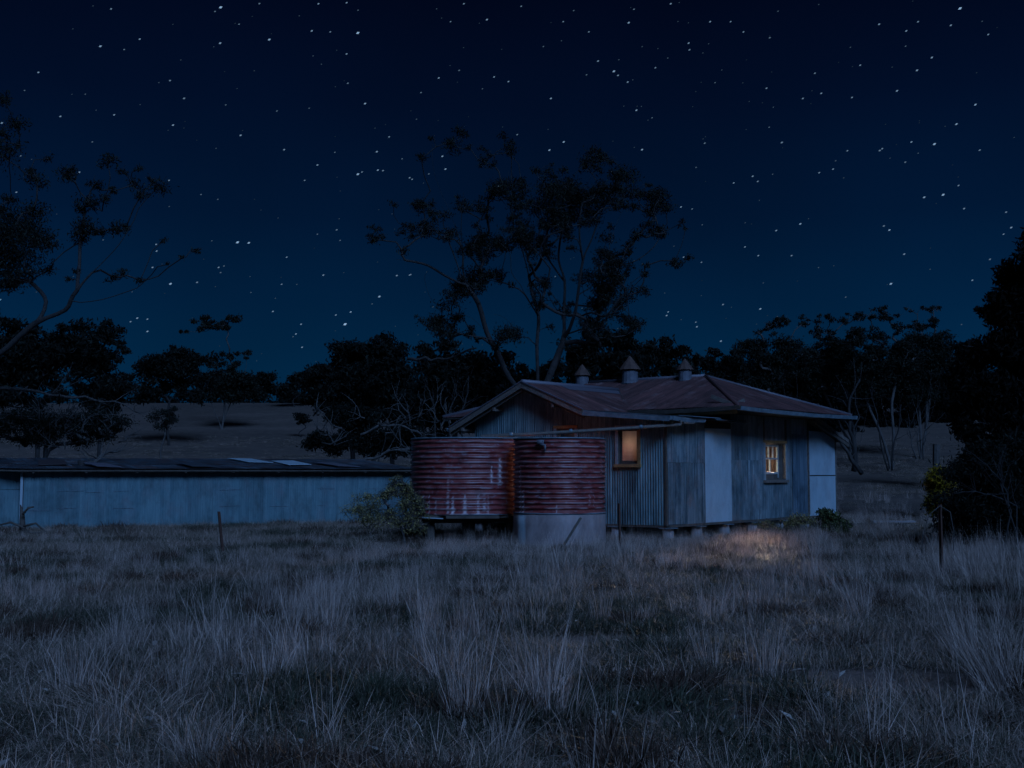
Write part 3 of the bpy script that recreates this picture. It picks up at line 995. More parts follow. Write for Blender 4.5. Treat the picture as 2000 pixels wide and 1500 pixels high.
# ------------------------------------------------------------------ water tanks
def tank(name, label, c, R, z0, z1, pitch, amp, stains, seam, seed):
    t = empty(name, (c[0], c[1], z0), 0, label, 'water tank', 'rusty rainwater tanks')
    H = z1 - z0
    nz = int(H / pitch * 8)
    na = 320
    th = np.arange(na) * 2 * np.pi / na
    zz = np.linspace(0, H, nz + 1)
    TH, ZZ = np.meshgrid(th, zz)
    dent = np.array([[noise.noise(Vector((math.cos(a) * 1.3, math.sin(a) * 1.3, z * 0.9 + seed))) for a in th] for z in zz]) * 0.018
    lap = np.where(ZZ < seam, 0.014, 0.0)
    Rr = R + amp * np.sin(2 * np.pi * ZZ / pitch) + dent + lap
    V = np.stack([Rr * np.cos(TH), Rr * np.sin(TH), ZZ], -1).reshape(-1, 3)
    idx = np.arange(len(V)).reshape(nz + 1, na)
    Q = np.stack([idx[:-1], np.roll(idx[:-1], -1, 1), np.roll(idx[1:], -1, 1), idx[1:]], -1).reshape(-1, 4)
    S = np.zeros(TH.shape)
    for (px_, top, bot, w, st_) in stains:           # deposits: horizontal place seen from the front, -1..1
        a0 = -math.pi / 2 + math.asin(max(-0.99, min(0.99, px_)))
        a0 = a0 % (2 * math.pi)
        for j in range(nz + 1):
            z = zz[j]
            f = (top - z) / max(1e-3, top - bot)
            if f < -0.02 or f > 1.02:
                continue
            ww = w * (0.35 + 0.9 * f ** 0.7) * (0.75 + 0.35 * math.sin(2 * math.pi * z / pitch + 1.2) + 0.5 * noise.noise(Vector((a0 * 9, z * 9, seed))))
            for i in range(na):
                d = abs((th[i] - a0 + math.pi) % (2 * math.pi) - math.pi) * R
                if d < ww * 1.4:
                    v = st_ * min(1, max(0, (ww * 1.2 - d) / (ww * 0.5))) * (0.75 + 0.5 * noise.noise(Vector((d * 60, z * 30, a0))))
                    S[j, i] = max(S[j, i], v)
    wear = np.array([[noise.noise(Vector((math.cos(a) * 4, math.sin(a) * 4, z * 16 + seed))) for a in th] for z in zz])
    crest = np.clip(np.sin(2 * np.pi * ZZ / pitch + 0.5), 0, 1) ** 2
    S = np.maximum(S, crest * np.clip(wear * 1.3 + 0.28, 0, 0.6))
    me = np_mesh('barrel', V, Q, {'stain': np.clip(S, 0, 1).ravel()})
    link('barrel', me, M['tank'], t)
    ring = [(R * math.cos(a), R * math.sin(a), H) for a in th[::8]] + [(R, 0, H)]
    MB().tube(ring, 0.018, 6, False).build('rim', M['gutter'], t, True)
    ring = [((R + 0.01) * math.cos(a), (R + 0.01) * math.sin(a), 0.015) for a in th[::8]] + [(R + 0.01, 0, 0.015)]
    MB().tube(ring, 0.02, 6, False).build('rim', M['gutter'], t, True)
    MB().lathe([(0.0, H + 0.03), (0.3, H + 0.025), (R - 0.02, H - 0.02)], 40).build('lid', M['roof_shed'], t, True)
    return t


c_r = at(1092, 920, 27.5)
c_l = at(915, 920, 29.0)
c_r = (1.10, 27.5); c_l = (-1.07, 29.0)
st_r = [(-0.86, 1.15, 0.0, 0.035, 1.0), (-0.80, 0.55, 0.0, 0.055, 1.0), (-0.10, 0.22, 0.0, 0.035, 0.7), (0.62, 0.45, 0.2, 0.035, 0.6), (0.72, 0.42, 0.15, 0.02, 0.5), (0.9, 1.3, 0.9, 0.05, 0.4), (0.15, 0.5, 0.42, 0.03, 0.4)]
tr = tank('water_tank', 'rusty red corrugated tank on a concrete plinth beside the narrow lit window', c_r, 1.058, 0.78, 2.495, 0.115, 0.024, st_r, 0.0, 3.1)
st_l = [(-0.22, 0.45, 0.02, 0.06, 1.0), (-0.30, 0.86, 0.05, 0.045, 0.55), (-0.02, 0.50, 0.02, 0.06, 0.95), (0.20, 0.50, 0.03, 0.05, 0.7), (0.30, 0.52, 0.1, 0.04, 0.8), (0.42, 1.15, 0.75, 0.035, 1.0), (0.56, 1.35, 0.70, 0.06, 1.0), (-0.62, 0.48, 0.0, 0.03, 0.7), (-0.8, 0.50, 0.1, 0.05, 0.6), (-0.72, 0.5, 0.2, 0.04, 0.5), (-0.5, 0.48, 0.0, 0.025, 0.6), (-0.9, 0.5, 0.25, 0.05, 0.6), (0.36, 0.5, 0.0, 0.04, 0.5)]
tl = tank('water_tank', 'wider rusty red tank with white mineral drips on a low timber stand', c_l, 1.41, 0.72, 2.53, 0.121, 0.021, st_l, 0.50, 7.7)
MB().tube([(-0.46, -0.98, 1.55), (-0.46, -1.06, 1.56), (-0.36, -1.10, 1.55), (-0.36, -1.10, 1.42)], 0.03, 8).box((-0.46, -1.04, 1.62), (0.16, 0.10, 0.10)).build('inlet_fitting', M['vent'], tr, True)

# concrete plinth under the near tank
pr = 1.075
prof = []
mbp = MB()
nseg = 64
rows = [0.0, -0.02, -0.25, -0.5, -0.80, -1.0]
for j, z in enumerate(rows):
    for k in range(nseg):
        a = 2 * math.pi * k / nseg
        r = pr + (0.0 if j else -0.02) + 0.012 * noise.noise(Vector((math.cos(a) * 3, math.sin(a) * 3, z * 3)))
        mbp.v.append((r * math.cos(a), r * math.sin(a), 0.775 + z))
for j in range(len(rows) - 1):
    for k in range(nseg):
        k2 = (k + 1) % nseg
        mbp.f.append((j * nseg + k2, j * nseg + k, (j + 1) * nseg + k, (j + 1) * nseg + k2))
mbp.f.append(tuple(range(nseg)))
mpl, nt, b = new_mat('stained_plinth')
tc = N(nt, 'ShaderNodeTexCoord')
f = noise_n(nt, tc.outputs['Object'], 2.2, 6, 0.65, sc=(1.6, 1.6, 0.7))
c = ramp(nt, f, [(0.3, (0.17, 0.135, 0.13)), (0.5, (0.27, 0.22, 0.21)), (0.7, (0.36, 0.31, 0.30))])
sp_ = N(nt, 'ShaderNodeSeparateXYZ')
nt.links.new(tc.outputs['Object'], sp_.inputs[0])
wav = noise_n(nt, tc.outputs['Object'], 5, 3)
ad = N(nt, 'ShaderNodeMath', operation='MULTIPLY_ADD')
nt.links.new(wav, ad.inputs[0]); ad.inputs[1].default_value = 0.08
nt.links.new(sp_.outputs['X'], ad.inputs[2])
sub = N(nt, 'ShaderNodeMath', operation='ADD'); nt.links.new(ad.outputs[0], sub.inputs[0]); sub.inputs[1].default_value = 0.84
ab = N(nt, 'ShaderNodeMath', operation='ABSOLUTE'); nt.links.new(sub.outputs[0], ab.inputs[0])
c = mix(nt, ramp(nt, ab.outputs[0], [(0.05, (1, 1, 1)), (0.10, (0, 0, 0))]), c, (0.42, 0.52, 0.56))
nt.links.new(c, b.inputs['Base Color']); b.inputs['Roughness'].default_value = 0.95
plo = mbp.build('concrete_plinth', mpl, None, True)
plo.location = (c_r[0], c_r[1], 0)
tag(plo, 'round rendered concrete plinth carrying the near red water tank', 'tank plinth')

# timber stand under the wide tank
ts = empty('tank_stand', (c_l[0], c_l[1], 0), 0.1, 'dark weathered timber stand on posts under the wider tank', 'tank stand')
for k in range(9):
    yk = -1.36 + k * 0.34
    hw = math.sqrt(max(0.1, 1.48 ** 2 - yk ** 2)) + rng.uniform(0.02, 0.1)
    MB().box((rng.uniform(-0.03, 0.03), yk, 0.68), (2 * hw, 0.30, 0.06)).build('deck_plank', M['timber_dark'], ts)
for y in (-0.9, 0.0, 0.9):
    MB().box((0, y, 0.585), (2.3, 0.12, 0.12)).build('bearer', M['timber_dark'], ts)
    for x in (-0.95, 0.0, 0.95):
        MB().lathe([(0, -0.1), (0.11, -0.1), (0.10, 0.52), (0, 0.52)], 8, (x, y, 0)).build('post', M['timber_dark'], ts)
MB().box((-0.92, -1.22, 0.655), (0.5, 0.22, 0.015), Matrix.Rotation(0.06, 3, 'Y')).build('flashing_strip', M['panel'], ts)

# ------------------------------------------------------------------ the long shed
S0 = at(42, 920, 34.6); S1 = at(803, 920, 40.2)
sd_ = Vector((S1.x - S0.x, S1.y - S0.y, 0))
SL = sd_.length
sa_ = math.atan2(sd_.y, sd_.x)
shed = empty('long_shed', (S0.x, S0.y, 0), sa_, 'long low pale blue iron shed with patched skillion roof', 'shed')
SH = 1.78
swp = [(0, 0.03), (SL, 0.03), (SL, SH), (0, SH)]
sw = flat('front_wall', shed, M['lining'], (0, 0.05, 0), X, Z, -Yv, swp, (), 0.04)
sheets('wall_sheet', sw, M['iron_shed'], (0, 0, 0), X, Z, -Yv, swp, width=0.80, amp=0.0045, jag=0.012)
for tz in (0.62, 1.15):
    x = 0.2
    while x < SL - 0.8:
        Lb = rng.uniform(0.3, 0.75)
        if rng.random() < 0.42:
            zz_ = tz + rng.uniform(-0.03, 0.03)
            MB().bar((x, -0.018, zz_), (x + Lb, -0.018, zz_ + rng.uniform(-0.02, 0.02)), 0.006, 0.010).build('lap_edge', M['gutter'], sw)
        x += 0.8
SDp = 5.2
anp = [(-3.2, 0.03), (0, 0.03), (0, SH), (-3.2, SH)]
aw = flat('annex_wall', shed, M['lining'], (0, 0.33, 0), X, Z, -Yv, anp, (), 0.04)
sheets('wall_sheet', aw, M['iron_shed'], (0, 0.28, 0), X, Z, -Yv, anp, width=0.80, tiers=(0, 1.2, 2), amp=0.0045, jag=0.012)
dz_ = 0.26
esp = [(0, 0.03), (SDp, 0.03), (SDp, SH + dz_), (0, SH)]
ew = flat('end_wall', shed, M['lining'], (0.05, 0, 0), Yv, Z, -X, esp, (), 0.04)
sheets('wall_sheet', ew, M['iron_shed'], (0, 0, 0), Yv, Z, -X, esp, width=0.8, tiers=(0, 1.15, 3), amp=0.007)
ew2 = flat('end_wall', shed, M['lining'], (SL - 0.05, 0, 0), Yv, Z, X, esp, (), 0.04)
sheets('wall_sheet', ew2, M['iron_shed'], (SL, 0, 0), Yv, Z, X, esp, width=0.8, amp=0.007)
bp_ = [(0, 0.03), (SL, 0.03), (SL, SH + dz_), (0, SH + dz_)]
bwl = flat('back_wall', shed, M['lining'], (0, SDp - 0.05, 0), X, Z, Yv, bp_, (), 0.04)
sheets('wall_sheet', bwl, M['iron_shed'], (0, SDp, 0), X, Z, Yv, bp_, width=1.6, amp=0.007)
MB().box((0.01, -0.02, SH / 2), (0.07, 0.06, SH)).build('corner_stop', M['panel'], shed)
MB().box((SL - 0.01, -0.02, SH / 2), (0.07, 0.06, SH)).build('corner_stop', M['timber'], shed)
rO = Vector((-3.3, -0.35, SH + 0.03))
rD = Vector((0, SDp + 0.7, dz_ + 0.1)).normalized()
rN = X.cross(rD)
rl = math.hypot(SDp + 0.7, dz_ + 0.1)
rfp = [(0, 1.2), (3.1, 0), (SL + 3.5, 0), (SL + 3.5, rl), (0, rl)]
rf_ = flat('roof', shed, M['timber_dark'], rO - rN * 0.03, X, rD, rN, rfp, (), 0.04)
sheets('roof_sheet', rf_, M['roof_shed'], rO, X, rD, rN, rfp, width=0.80, jag=0.06, tiers=(-0.2, 2.2, 9), lift0=0.01)
for (e0, e1, l0, l1, tw, mt) in ((7.4, 8.3, 2.8, 5.3, 0.02, 'panel'), (8.5, 9.3, 1.4, 3.9, -0.02, 'panel'), (9.8, 10.6, 0.5, 2.8, 0.03, 'ridge'), (2.1, 2.9, 0.1, 2.0, 0.05, 'ridge'), (0.8, 1.6, 1.2, 3.9, -0.04, 'roof_shed'), (5.0, 5.8, 0.3, 2.3, 0.02, 'roof_shed')):
    q = MB()
    cpt = rO + X * (3.15 + (e0 + e1) / 2) + rD * (l0 + l1) / 2 + rN * 0.07
    Rq = Matrix((X, rD, rN)).transposed() @ Matrix.Rotation(tw, 3, 'Y') @ Matrix.Rotation(tw * 2, 3, 'Z')
    q.box(cpt, (e1 - e0, l1 - l0, 0.012), Rq)
    q.build('loose_roof_sheet', M[mt], rf_)
MB().bar((-0.15, -0.30, SH - 0.03), (SL + 0.2, -0.30, SH - 0.03), 0.04, 0.06).build('eave_batten', M['timber_dark'], shed)
for k in range(9):
    x = 0.3 + k * (SL - 0.6) / 8
    MB().bar((x, -0.32, SH - 0.06), (x, 0.4, SH + 0.0), 0.05, 0.07).build('rafter_tail', M['timber_dark'], shed)


# ------------------------------------------------------------------ vegetation
def leaves(centers, radii, counts, L, W, droop=0.6, seed=0, flat_=1.0):
    g = np.random.default_rng(seed)
    Cs = []
    for c, r, n in zip(centers, radii, counts):
        r = np.asarray(r if hasattr(r, '__len__') else (r, r, r * flat_))
        d = g.normal(size=(n, 3))
        d /= np.linalg.norm(d, axis=1)[:, None]
        rad = g.random(n) ** 0.42
        p = d * rad[:, None] * r
        nb = max(1, n // 14)                                   # little sprays inside the clump
        sp = p[g.integers(0, n, nb)]
        p = sp[g.integers(0, nb, n)] * 0.6 + p * 0.4 + g.normal(size=(n, 3)) * r * 0.17
        Cs.append(p + np.asarray(c))
    P = np.concatenate(Cs)
    n = len(P)
    ax = g.normal(size=(n, 3))
    ax[:, 2] -= droop * 1.6
    ax /= np.linalg.norm(ax, axis=1)[:, None]
    up = g.normal(size=(n, 3))
    sd2 = np.cross(ax, up)
    sd2 /= np.linalg.norm(sd2, axis=1)[:, None] + 1e-9
    l = L * g.uniform(0.6, 1.25, n)[:, None]
    w = W * g.uniform(0.7, 1.3, n)[:, None]
    V = np.empty((n, 4, 3))
    V[:, 0] = P - ax * l / 2
    V[:, 1] = P + sd2 * w / 2
    V[:, 2] = P + ax * l / 2
    V[:, 3] = P - sd2 * w / 2
    Q = np.arange(n * 4).reshape(n, 4)
    rnd = np.repeat(g.random(n), 4)
    return np_mesh('crown', V.reshape(-1, 3), Q, {'rnd': rnd})


class Skeleton:
    def __init__(self):
        self.p = []
        self.par = []
        self.n = []

    def add(self, p, par):
        self.p.append(Vector(p)); self.par.append(par); self.n.append(0)
        return len(self.p) - 1

    def line(self, pts, par=None):
        if par is None and self.p:
            par = min(range(len(self.p)), key=lambda i: (self.p[i] - Vector(pts[0])).length)
        i = par if par is not None else -1
        pts = [Vector(p) for p in pts]
        ext = ([self.p[i].copy()] if i >= 0 and (self.p[i] - pts[0]).length > 0.4 else []) + pts
        sm = []
        for k in range(len(ext) - 1):
            p0, p1, p2, p3 = ext[max(0, k - 1)], ext[k], ext[k + 1], ext[min(len(ext) - 1, k + 2)]
            for t in (0.0, 0.34, 0.67):
                sm.append(0.5 * ((2 * p1) + (p2 - p0) * t + (2 * p0 - 5 * p1 + 4 * p2 - p3) * t * t + (3 * p1 - p0 - 3 * p2 + p3) * t ** 3))
        sm.append(ext[-1])
        pts = sm
        for k, p in enumerate(pts):
            if k == 0 and i >= 0 and (self.p[i] - Vector(p)).length < 0.45:
                continue
            i = self.add(p, i)
        return i

    def attach(self, tip, r, wob=0.12):
        tip = Vector(tip)
        best, bi = 1e9, 0
        for i, p in enumerate(self.p):
            d = tip - p
            cost = d.length + max(0, -d.z) * 1.5 + max(0, 0.5 * math.hypot(d.x, d.y) - d.z) * 0.5
            if cost < best:
                best, bi = cost, i
        a = self.p[bi]
        L = (tip - a).length
        k = max(2, min(6, int(L / 0.5)))
        i = bi
        pd = (a - self.p[self.par[bi]]) if self.par[bi] >= 0 else Vector((0, 0, 1))
        pd = (pd.normalized() if pd.length > 1e-6 else Vector((0, 0, 1))) * 0.6 + Vector((0, 0, 0.4))
        ctl = a + pd * L * 0.45
        for j in range(1, k + 1):
            t = j / k
            q = a * (1 - t) ** 2 + ctl * 2 * t * (1 - t) + tip * t * t + Vector((r.gauss(0, 1), r.gauss(0, 1), r.gauss(0, 0.6))) * (wob * L * 0.4 * math.sin(math.pi * t))
            i = self.add(q, i)
        # fine twigs round the tip
        return i

    def mesh(self, r_tip, expo=0.46, rmax=9, sides=5, base_flare=1.25):
        cnt = [0] * len(self.p)
        kids = [0] * len(self.p)
        for i in range(len(self.p)):
            if self.par[i] >= 0:
                kids[self.par[i]] += 1
        for i in range(len(self.p) - 1, -1, -1):
            if kids[i] == 0:
                cnt[i] += 1
            if self.par[i] >= 0:
                cnt[self.par[i]] += cnt[i]
        rad = [min(rmax, r_tip * max(1, c) ** expo) for c in cnt]
        mb = MB()
        for i in range(len(self.p)):
            a = self.par[i]
            if a < 0: continue
            r0 = min(rad[a], rad[i] * 1.6)
            if self.par[a] < 0: r0 = rad[a] * base_flare
            mb.tube([self.p[a], self.p[i]], [r0, rad[i]], sides, False)
        return mb


TIP = 1.0


def build_tree(name, label, cat, sk, clumps, dens, L, W, leaf, bark, r_tip, seed, rmax=0.5, expo=0.46, droop=0.6, twigs=2, group=None, jit=0.1, sides=5):
    r = random.Random(seed)
    order = sorted(clumps, key=lambda c: (c[0] - sk.p[0]).length)
    tips = []
    for c, rad in order:
        i = sk.attach(c, r)
        rr = rad if not hasattr(rad, '__len__') else rad[0]
        for _ in range(twigs):
            d = Vector((r.gauss(0, 1), r.gauss(0, 1), r.gauss(0.3, 0.7)))
            if d.length > 0:
                d.normalize()
            j = sk.add(Vector(c) + d * rr * 0.45 + Vector((0, 0, 0.02)), i)
            sk.add(Vector(c) + d * rr * 0.85 + Vector((r.gauss(0, .1), r.gauss(0, .1), 0.0)) * rr, j)
    root = empty(name, tuple(sk.p[0]), 0, label, cat, group)
    off = sk.p[0].copy()
    mb = sk.mesh(r_tip * TIP, expo, rmax, sides)
    mb.v = [(v[0] - off.x, v[1] - off.y, v[2] - off.z) for v in mb.v]
    mb.build('trunk', M[bark], root, True)
    cs = [tuple(c - off) for c, _ in clumps]
    rs = [rad for _, rad in clumps]
    ns = []
    for rad in rs:
        q = rad if hasattr(rad, '__len__') else (rad, rad, rad)
        ns.append(max(10, int(9.0 * dens * (q[0] * q[2] + q[0] * q[1]) * 0.5 / (L * W))))
    me = leaves(cs, rs, ns, L, W, droop, seed)
    link('crown', me, M[leaf], root, False)
    return root


# --- the tall spreading gum behind the cottage
def z6(x, y):
    return 700 + x * 0.34, 250 + y * 0.34


BY = 50.0
r0 = random.Random(3)
sk = Skeleton()
gum_base = at(1045, 790, BY)
gum_base.z = ground_z(gum_base.x, BY) - 0.15


def zp(x, y, dy=0.0):
    a, b2 = z6(x, y)
    return at(a, b2, BY + dy)


root_i = sk.add(gum_base, -1)
kn = sk.add(at(1047, 800, BY), root_i)
lines = [
    [(870, 1440, -.5), (800, 1290, -.8), (740, 1180, -1), (690, 1010, -1.2), (620, 900, -1), (600, 800, -.5), (600, 720, 0), (560, 580, .6), (520, 470, 1), (470, 360, 1.2), (430, 230, 1.4), (425, 90, 1.5)],
    [(740, 1180, -1), (650, 1090, -1.8), (550, 1060, -2.4), (430, 1000, -3), (380, 870, -3.3), (400, 820, -3.5)],
    [(600, 900, -1), (500, 850, -1.4), (400, 790, -1.8), (300, 765, -2.2), (220, 755, -2.4)],
    [(600, 720, 0), (590, 560, -.7), (605, 370, -1.2)],
    [(560, 580, .6), (460, 640, 1.5), (340, 560, 2.4)],
    [(1030, 1450, 0), (1025, 1250, .2), (1035, 1080, .4), (1000, 960, .8), (980, 850, 1), (940, 700, 1.4), (890, 560, 1.6), (880, 400, 1.6), (878, 180, 1.7)],
    [(1035, 1080, .4), (960, 960, -.8), (930, 900, -1.2), (880, 830, -1.6), (870, 720, -1.8), (800, 650, -2)],
    [(1030, 1250, .2), (920, 1170, -1.5), (840, 1090, -2), (780, 1070, -2.3)],
    [(1100, 1420, .4), (1140, 1320, .8), (1180, 1200, 1), (1180, 1050, 1.2), (1185, 880, 1.4), (1150, 760, 1.5), (1160, 640, 1.5), (1180, 480, 1.6), (1150, 380, 1.8)],
    [(1180, 880, 1.4), (1110, 780, 2), (1080, 730, 2.4), (1040, 640, 2.6)],
    [(1200, 1190, .8), (1245, 1060, .2), (1260, 960, 0), (1290, 760, -.3), (1340, 640, -.5), (1390, 500, -.6), (1440, 400, -.8), (1540, 300, -1)],
    [(1260, 1090, 0), (1340, 1060, -1), (1420, 1080, -1.6), (1500, 980, -2), (1590, 900, -2.3), (1640, 850, -2.6)],
    [(1290, 900, -.1), (1400, 830, .6), (1500, 790, 1), (1600, 760, 1.4), (1700, 680, 1.8), (1740, 600, 2)],
    [(1440, 700, .5), (1480, 560, .8), (1530, 450, 1)],
    [(1180, 1050, 1.2), (1110, 950, 1.6), (1060, 880, 1.8)],
    [(1180, 1190, 1), (1240, 1170, .6), (1320, 1140, 0), (1400, 1090, -.4), (1470, 1060, -.6)],
    [(1260, 960, 0), (1350, 900, 1), (1420, 800, 1.6), (1440, 700, 1.8)],
    [(980, 850, 1), (1040, 780, 0), (1080, 640, -.6), (1090, 480, -.8)],
    [(1290, 760, -.3), (1270, 620, -1), (1280, 460, -1.4), (1340, 260, -1.6)],
]
for i, ln in enumerate(lines):
    sk.line([zp(*p) for p in ln], kn if i == 0 or ln[0][1] > 1400 else None)
cl6 = [(540, 100, 50), (360, 170, 30), (430, 60, 20), (720, 190, 35), (880, 130, 42), (860, 350, 70), (790, 355, 45), (930, 370, 50), (360, 450, 50), (430, 520, 38), (590, 440, 35), (710, 450, 45), (400, 580, 45), (310, 570, 38), (240, 600, 28), (90, 640, 36), (80, 570, 22), (200, 440, 25), (530, 610, 45), (660, 680, 62), (760, 690, 62), (700, 630, 42), (800, 650, 50), (1080, 250, 35), (1350, 185, 60), (1300, 230, 30), (1380, 240, 30), (1550, 275, 60), (1460, 190, 25), (1180, 400, 100), (1080, 450, 75), (1280, 440, 85), (1150, 350, 55), (1400, 440, 62), (1400, 360, 50), (1560, 370, 62), (1520, 440, 35), (1660, 390, 38), (1740, 440, 64), (1780, 470, 34), (1680, 490, 38), (1130, 560, 52), (1180, 600, 52), (930, 600, 62), (900, 520, 42), (1000, 700, 52), (970, 640, 52), (1050, 660, 42), (900, 650, 52), (1610, 610, 42), (1730, 590, 48), (1690, 610, 25), (1420, 740, 62), (1400, 790, 42), (1480, 780, 42), (1540, 700, 32), (1550, 790, 42), (660, 860, 70), (700, 820, 42), (800, 840, 42), (580, 940, 50), (640, 900, 42), (700, 930, 42), (1430, 880, 72), (1480, 860, 52), (1400, 930, 62), (1440, 960, 62), (1350, 1000, 52), (1060, 890, 42), (1040, 1010, 42), (1650, 940, 26), (1830, 780, 36), (1650, 840, 26), (480, 1130, 62), (430, 1120, 42), (500, 1170, 42), (560, 1090, 42), (860, 1190, 62), (820, 1200, 32), (1100, 1140, 26), (1180, 1040, 36), (1380, 1050, 42), (1360, 1150, 62), (1560, 1120, 52), (1600, 1150, 32), (250, 700, 32), (1010, 940, 32), (1240, 520, 60), (1330, 540, 40), (1120, 480, 60), (1880, 580, 18), (650, 1180, 35), (1480, 1050, 40), (1300, 1120, 45), (980, 430, 30), (1060, 560, 36)]
clumps = []
for (x, y, r_) in cl6:
    rr = r_ * 0.34 / F * BY * 1.5
    clumps.append((zp(x, y, r0.gauss(0, 1.6)), (rr * 1.1, rr * 1.3, rr * 0.78)))
    if r_ > 34:
        for _ in range(4):
            q = r_ * 0.016 * r0.uniform(.6, 1.1)
            clumps.append((zp(x + r0.gauss(0, r_), y + r0.gauss(0, r_ * 0.9), r0.gauss(0, 1.6)), (q * 0.55, q * 0.55, q * 0.4)))
build_tree('gum_tree', 'tall spreading gum tree with forked trunks rising behind the cottage roof', 'tree', sk, clumps, 0.50, 0.17, 0.042, 'gum_leaf', 'bark', 0.0056, 21, rmax=0.26, expo=0.48, twigs=5, sides=7)

# --- gum leaning in from the left edge
LY = 44.0


def z7(x, y, dy=0.0):
    return at(x / 3, 150 + y / 3, LY + dy)


sk = Skeleton()
lb = at(-190, 900, LY + 1); lb.z = ground_z(lb.x, lb.y) - 0.1
ri = sk.add(lb, -1)
sk.line([at(-170, 800, LY + 0.5), at(-120, 740, LY), at(-50, 705, LY), at(0, 690, LY - 0.3), at(40, 655, LY - 0.5), at(75, 628, LY - 0.6), at(127, 606, LY - 0.8), at(143, 577, LY - 1), at(170, 543, LY - 1), at(200, 513, LY - 1), at(233, 477, LY - 1.2), at(262, 430, LY - 1.2)], ri)
sk.line([at(-150, 740, LY), at(-130, 600, LY + 1), at(-80, 480, LY + 1), at(-30, 380, LY + 1.2), at(-10, 260, LY + 1)], ri)
sk.line([at(143, 592, LY - 1), at(200, 585, LY - 1.5), at(267, 563, LY - 2)])
sk.line([at(150, 560, LY - 1), at(155, 520, LY - .5), at(157, 470, LY), at(166, 433, LY)])
sk.line([at(75, 628, LY - 0.6), at(90, 590, LY), at(70, 560, LY + .5), at(30, 540, LY + 1)])
cl7 = [(0, 130, 60), (90, 270, 60), (20, 330, 40), (120, 400, 30), (60, 440, 30), (220, 600, 60), (180, 560, 32), (380, 570, 50), (420, 560, 40), (280, 480, 30), (630, 490, 52), (560, 630, 40), (660, 660, 28), (720, 550, 28), (820, 540, 28), (790, 630, 42), (830, 690, 42), (940, 640, 52), (890, 600, 32), (520, 740, 60), (610, 710, 36), (470, 780, 42), (490, 870, 62), (540, 890, 42), (450, 920, 52), (480, 960, 42), (600, 900, 42), (690, 890, 52), (740, 880, 32), (960, 960, 26), (1150, 1020, 30), (1070, 1060, 18), (980, 1100, 15), (290, 1130, 42), (400, 1190, 26), (450, 1140, 22), (660, 1170, 36), (730, 1140, 32), (820, 1190, 30), (100, 850, 120), (200, 780, 70), (60, 950, 130), (200, 950, 90), (290, 960, 60), (120, 1080, 110), (60, 1180, 90), (30, 1050, 100), (170, 1150, 50), (0, 790, 70), (60, 720, 42), (-60, 900, 150), (-90, 400, 150), (-120, 1100, 150), (150, 900, 90), (40, 1230, 60)]
clumps = []
for (x, y, r_) in cl7:
    rr = r_ / 3 / F * LY * 1.4
    clumps.append((z7(x, y, r0.gauss(0, 1.2)), (rr * 1.15, rr * 1.2, rr * 0.8)))
build_tree('gum_tree', 'gum tree reaching in over the shed from the left edge', 'tree', sk, clumps, 0.62, 0.16, 0.045, 'gum_leaf', 'bark', 0.0065, 22, rmax=0.22, expo=0.50, twigs=6, sides=7)


# --- stands of trees described by their crowns
def stand(name, label, Y, base_px, ells, n, dens=1.6, L=0.34, W=0.13, leaf='dense_leaf', bark='bark', seed=0, rs=(0.22, 0.42), depth=0.5, cat='tree', group=None, forks=None, r_tip=0.03, droop=0.5, rmax=0.4, twigs=2):
    r = random.Random(seed)
    sk = Skeleton()
    b0 = at(base_px, 900, Y)
    b0.z = ground_z(b0.x, Y) - 0.1
    ri = sk.add(b0, -1)
    zc = sum(at(e[0], e[1], Y).z * e[2] * e[3] for e in ells) / sum(e[2] * e[3] for e in ells)
    xc = sum(at(e[0], e[1], Y).x * e[2] * e[3] for e in ells) / sum(e[2] * e[3] for e in ells)
    hgt = zc - b0.z
    if forks:
        for fx in forks:
            tx = at(fx, 700, Y).x
            dy = r.uniform(-1, 1)
            sk.line([b0 + Vector((0, 0, 0.25)), Vector((b0.x + (tx - b0.x) * 0.35 + r.gauss(0, .15), Y + dy * .3, b0.z + hgt * 0.3)), Vector((b0.x + (tx - b0.x) * 0.7 + r.gauss(0, .2), Y + dy * .7, b0.z + hgt * 0.58)), Vector((tx, Y + dy, b0.z + hgt * 0.85))], ri)
    else:
        sk.line([Vector((b0.x + r.gauss(0, .2), Y, b0.z + hgt * 0.3)), Vector((b0.x + (xc - b0.x) * .5 + r.gauss(0, .3), Y, b0.z + hgt * 0.6))], ri)
    clumps = []
    tot = sum(e[2] * e[3] for e in ells)
    for (cx, cy, rx, ry) in ells:
        k = max(2, int(round(n * rx * ry / tot)))
        for _ in range(k):
            a = r.uniform(0, 2 * math.pi)
            q = math.sqrt(r.random())
            px_ = cx + rx * q * math.cos(a) * 0.86
            py_ = cy + ry * q * math.sin(a) * 0.82
            rad_m = min(rx, ry) / F * Y
            dyy = r.uniform(-1, 1) * depth * max(rx, ry) / F * Y
            rr = rad_m * r.uniform(*rs) * 1.25 + 0.12
            p = at(px_, py_, Y + dyy)
            gz = ground_z(p.x, p.y) + 0.15
            if p.z < gz:
                p.z = gz + r.uniform(0, 0.3)
            clumps.append((p, (rr * 1.25, rr * 1.25, rr * 0.8)))
    return build_tree(name, label, cat, sk, clumps, dens, L, W, leaf, bark, r_tip * 0.42, seed + 100, rmax=rmax, expo=0.54, droop=droop, twigs=twigs, group=group)


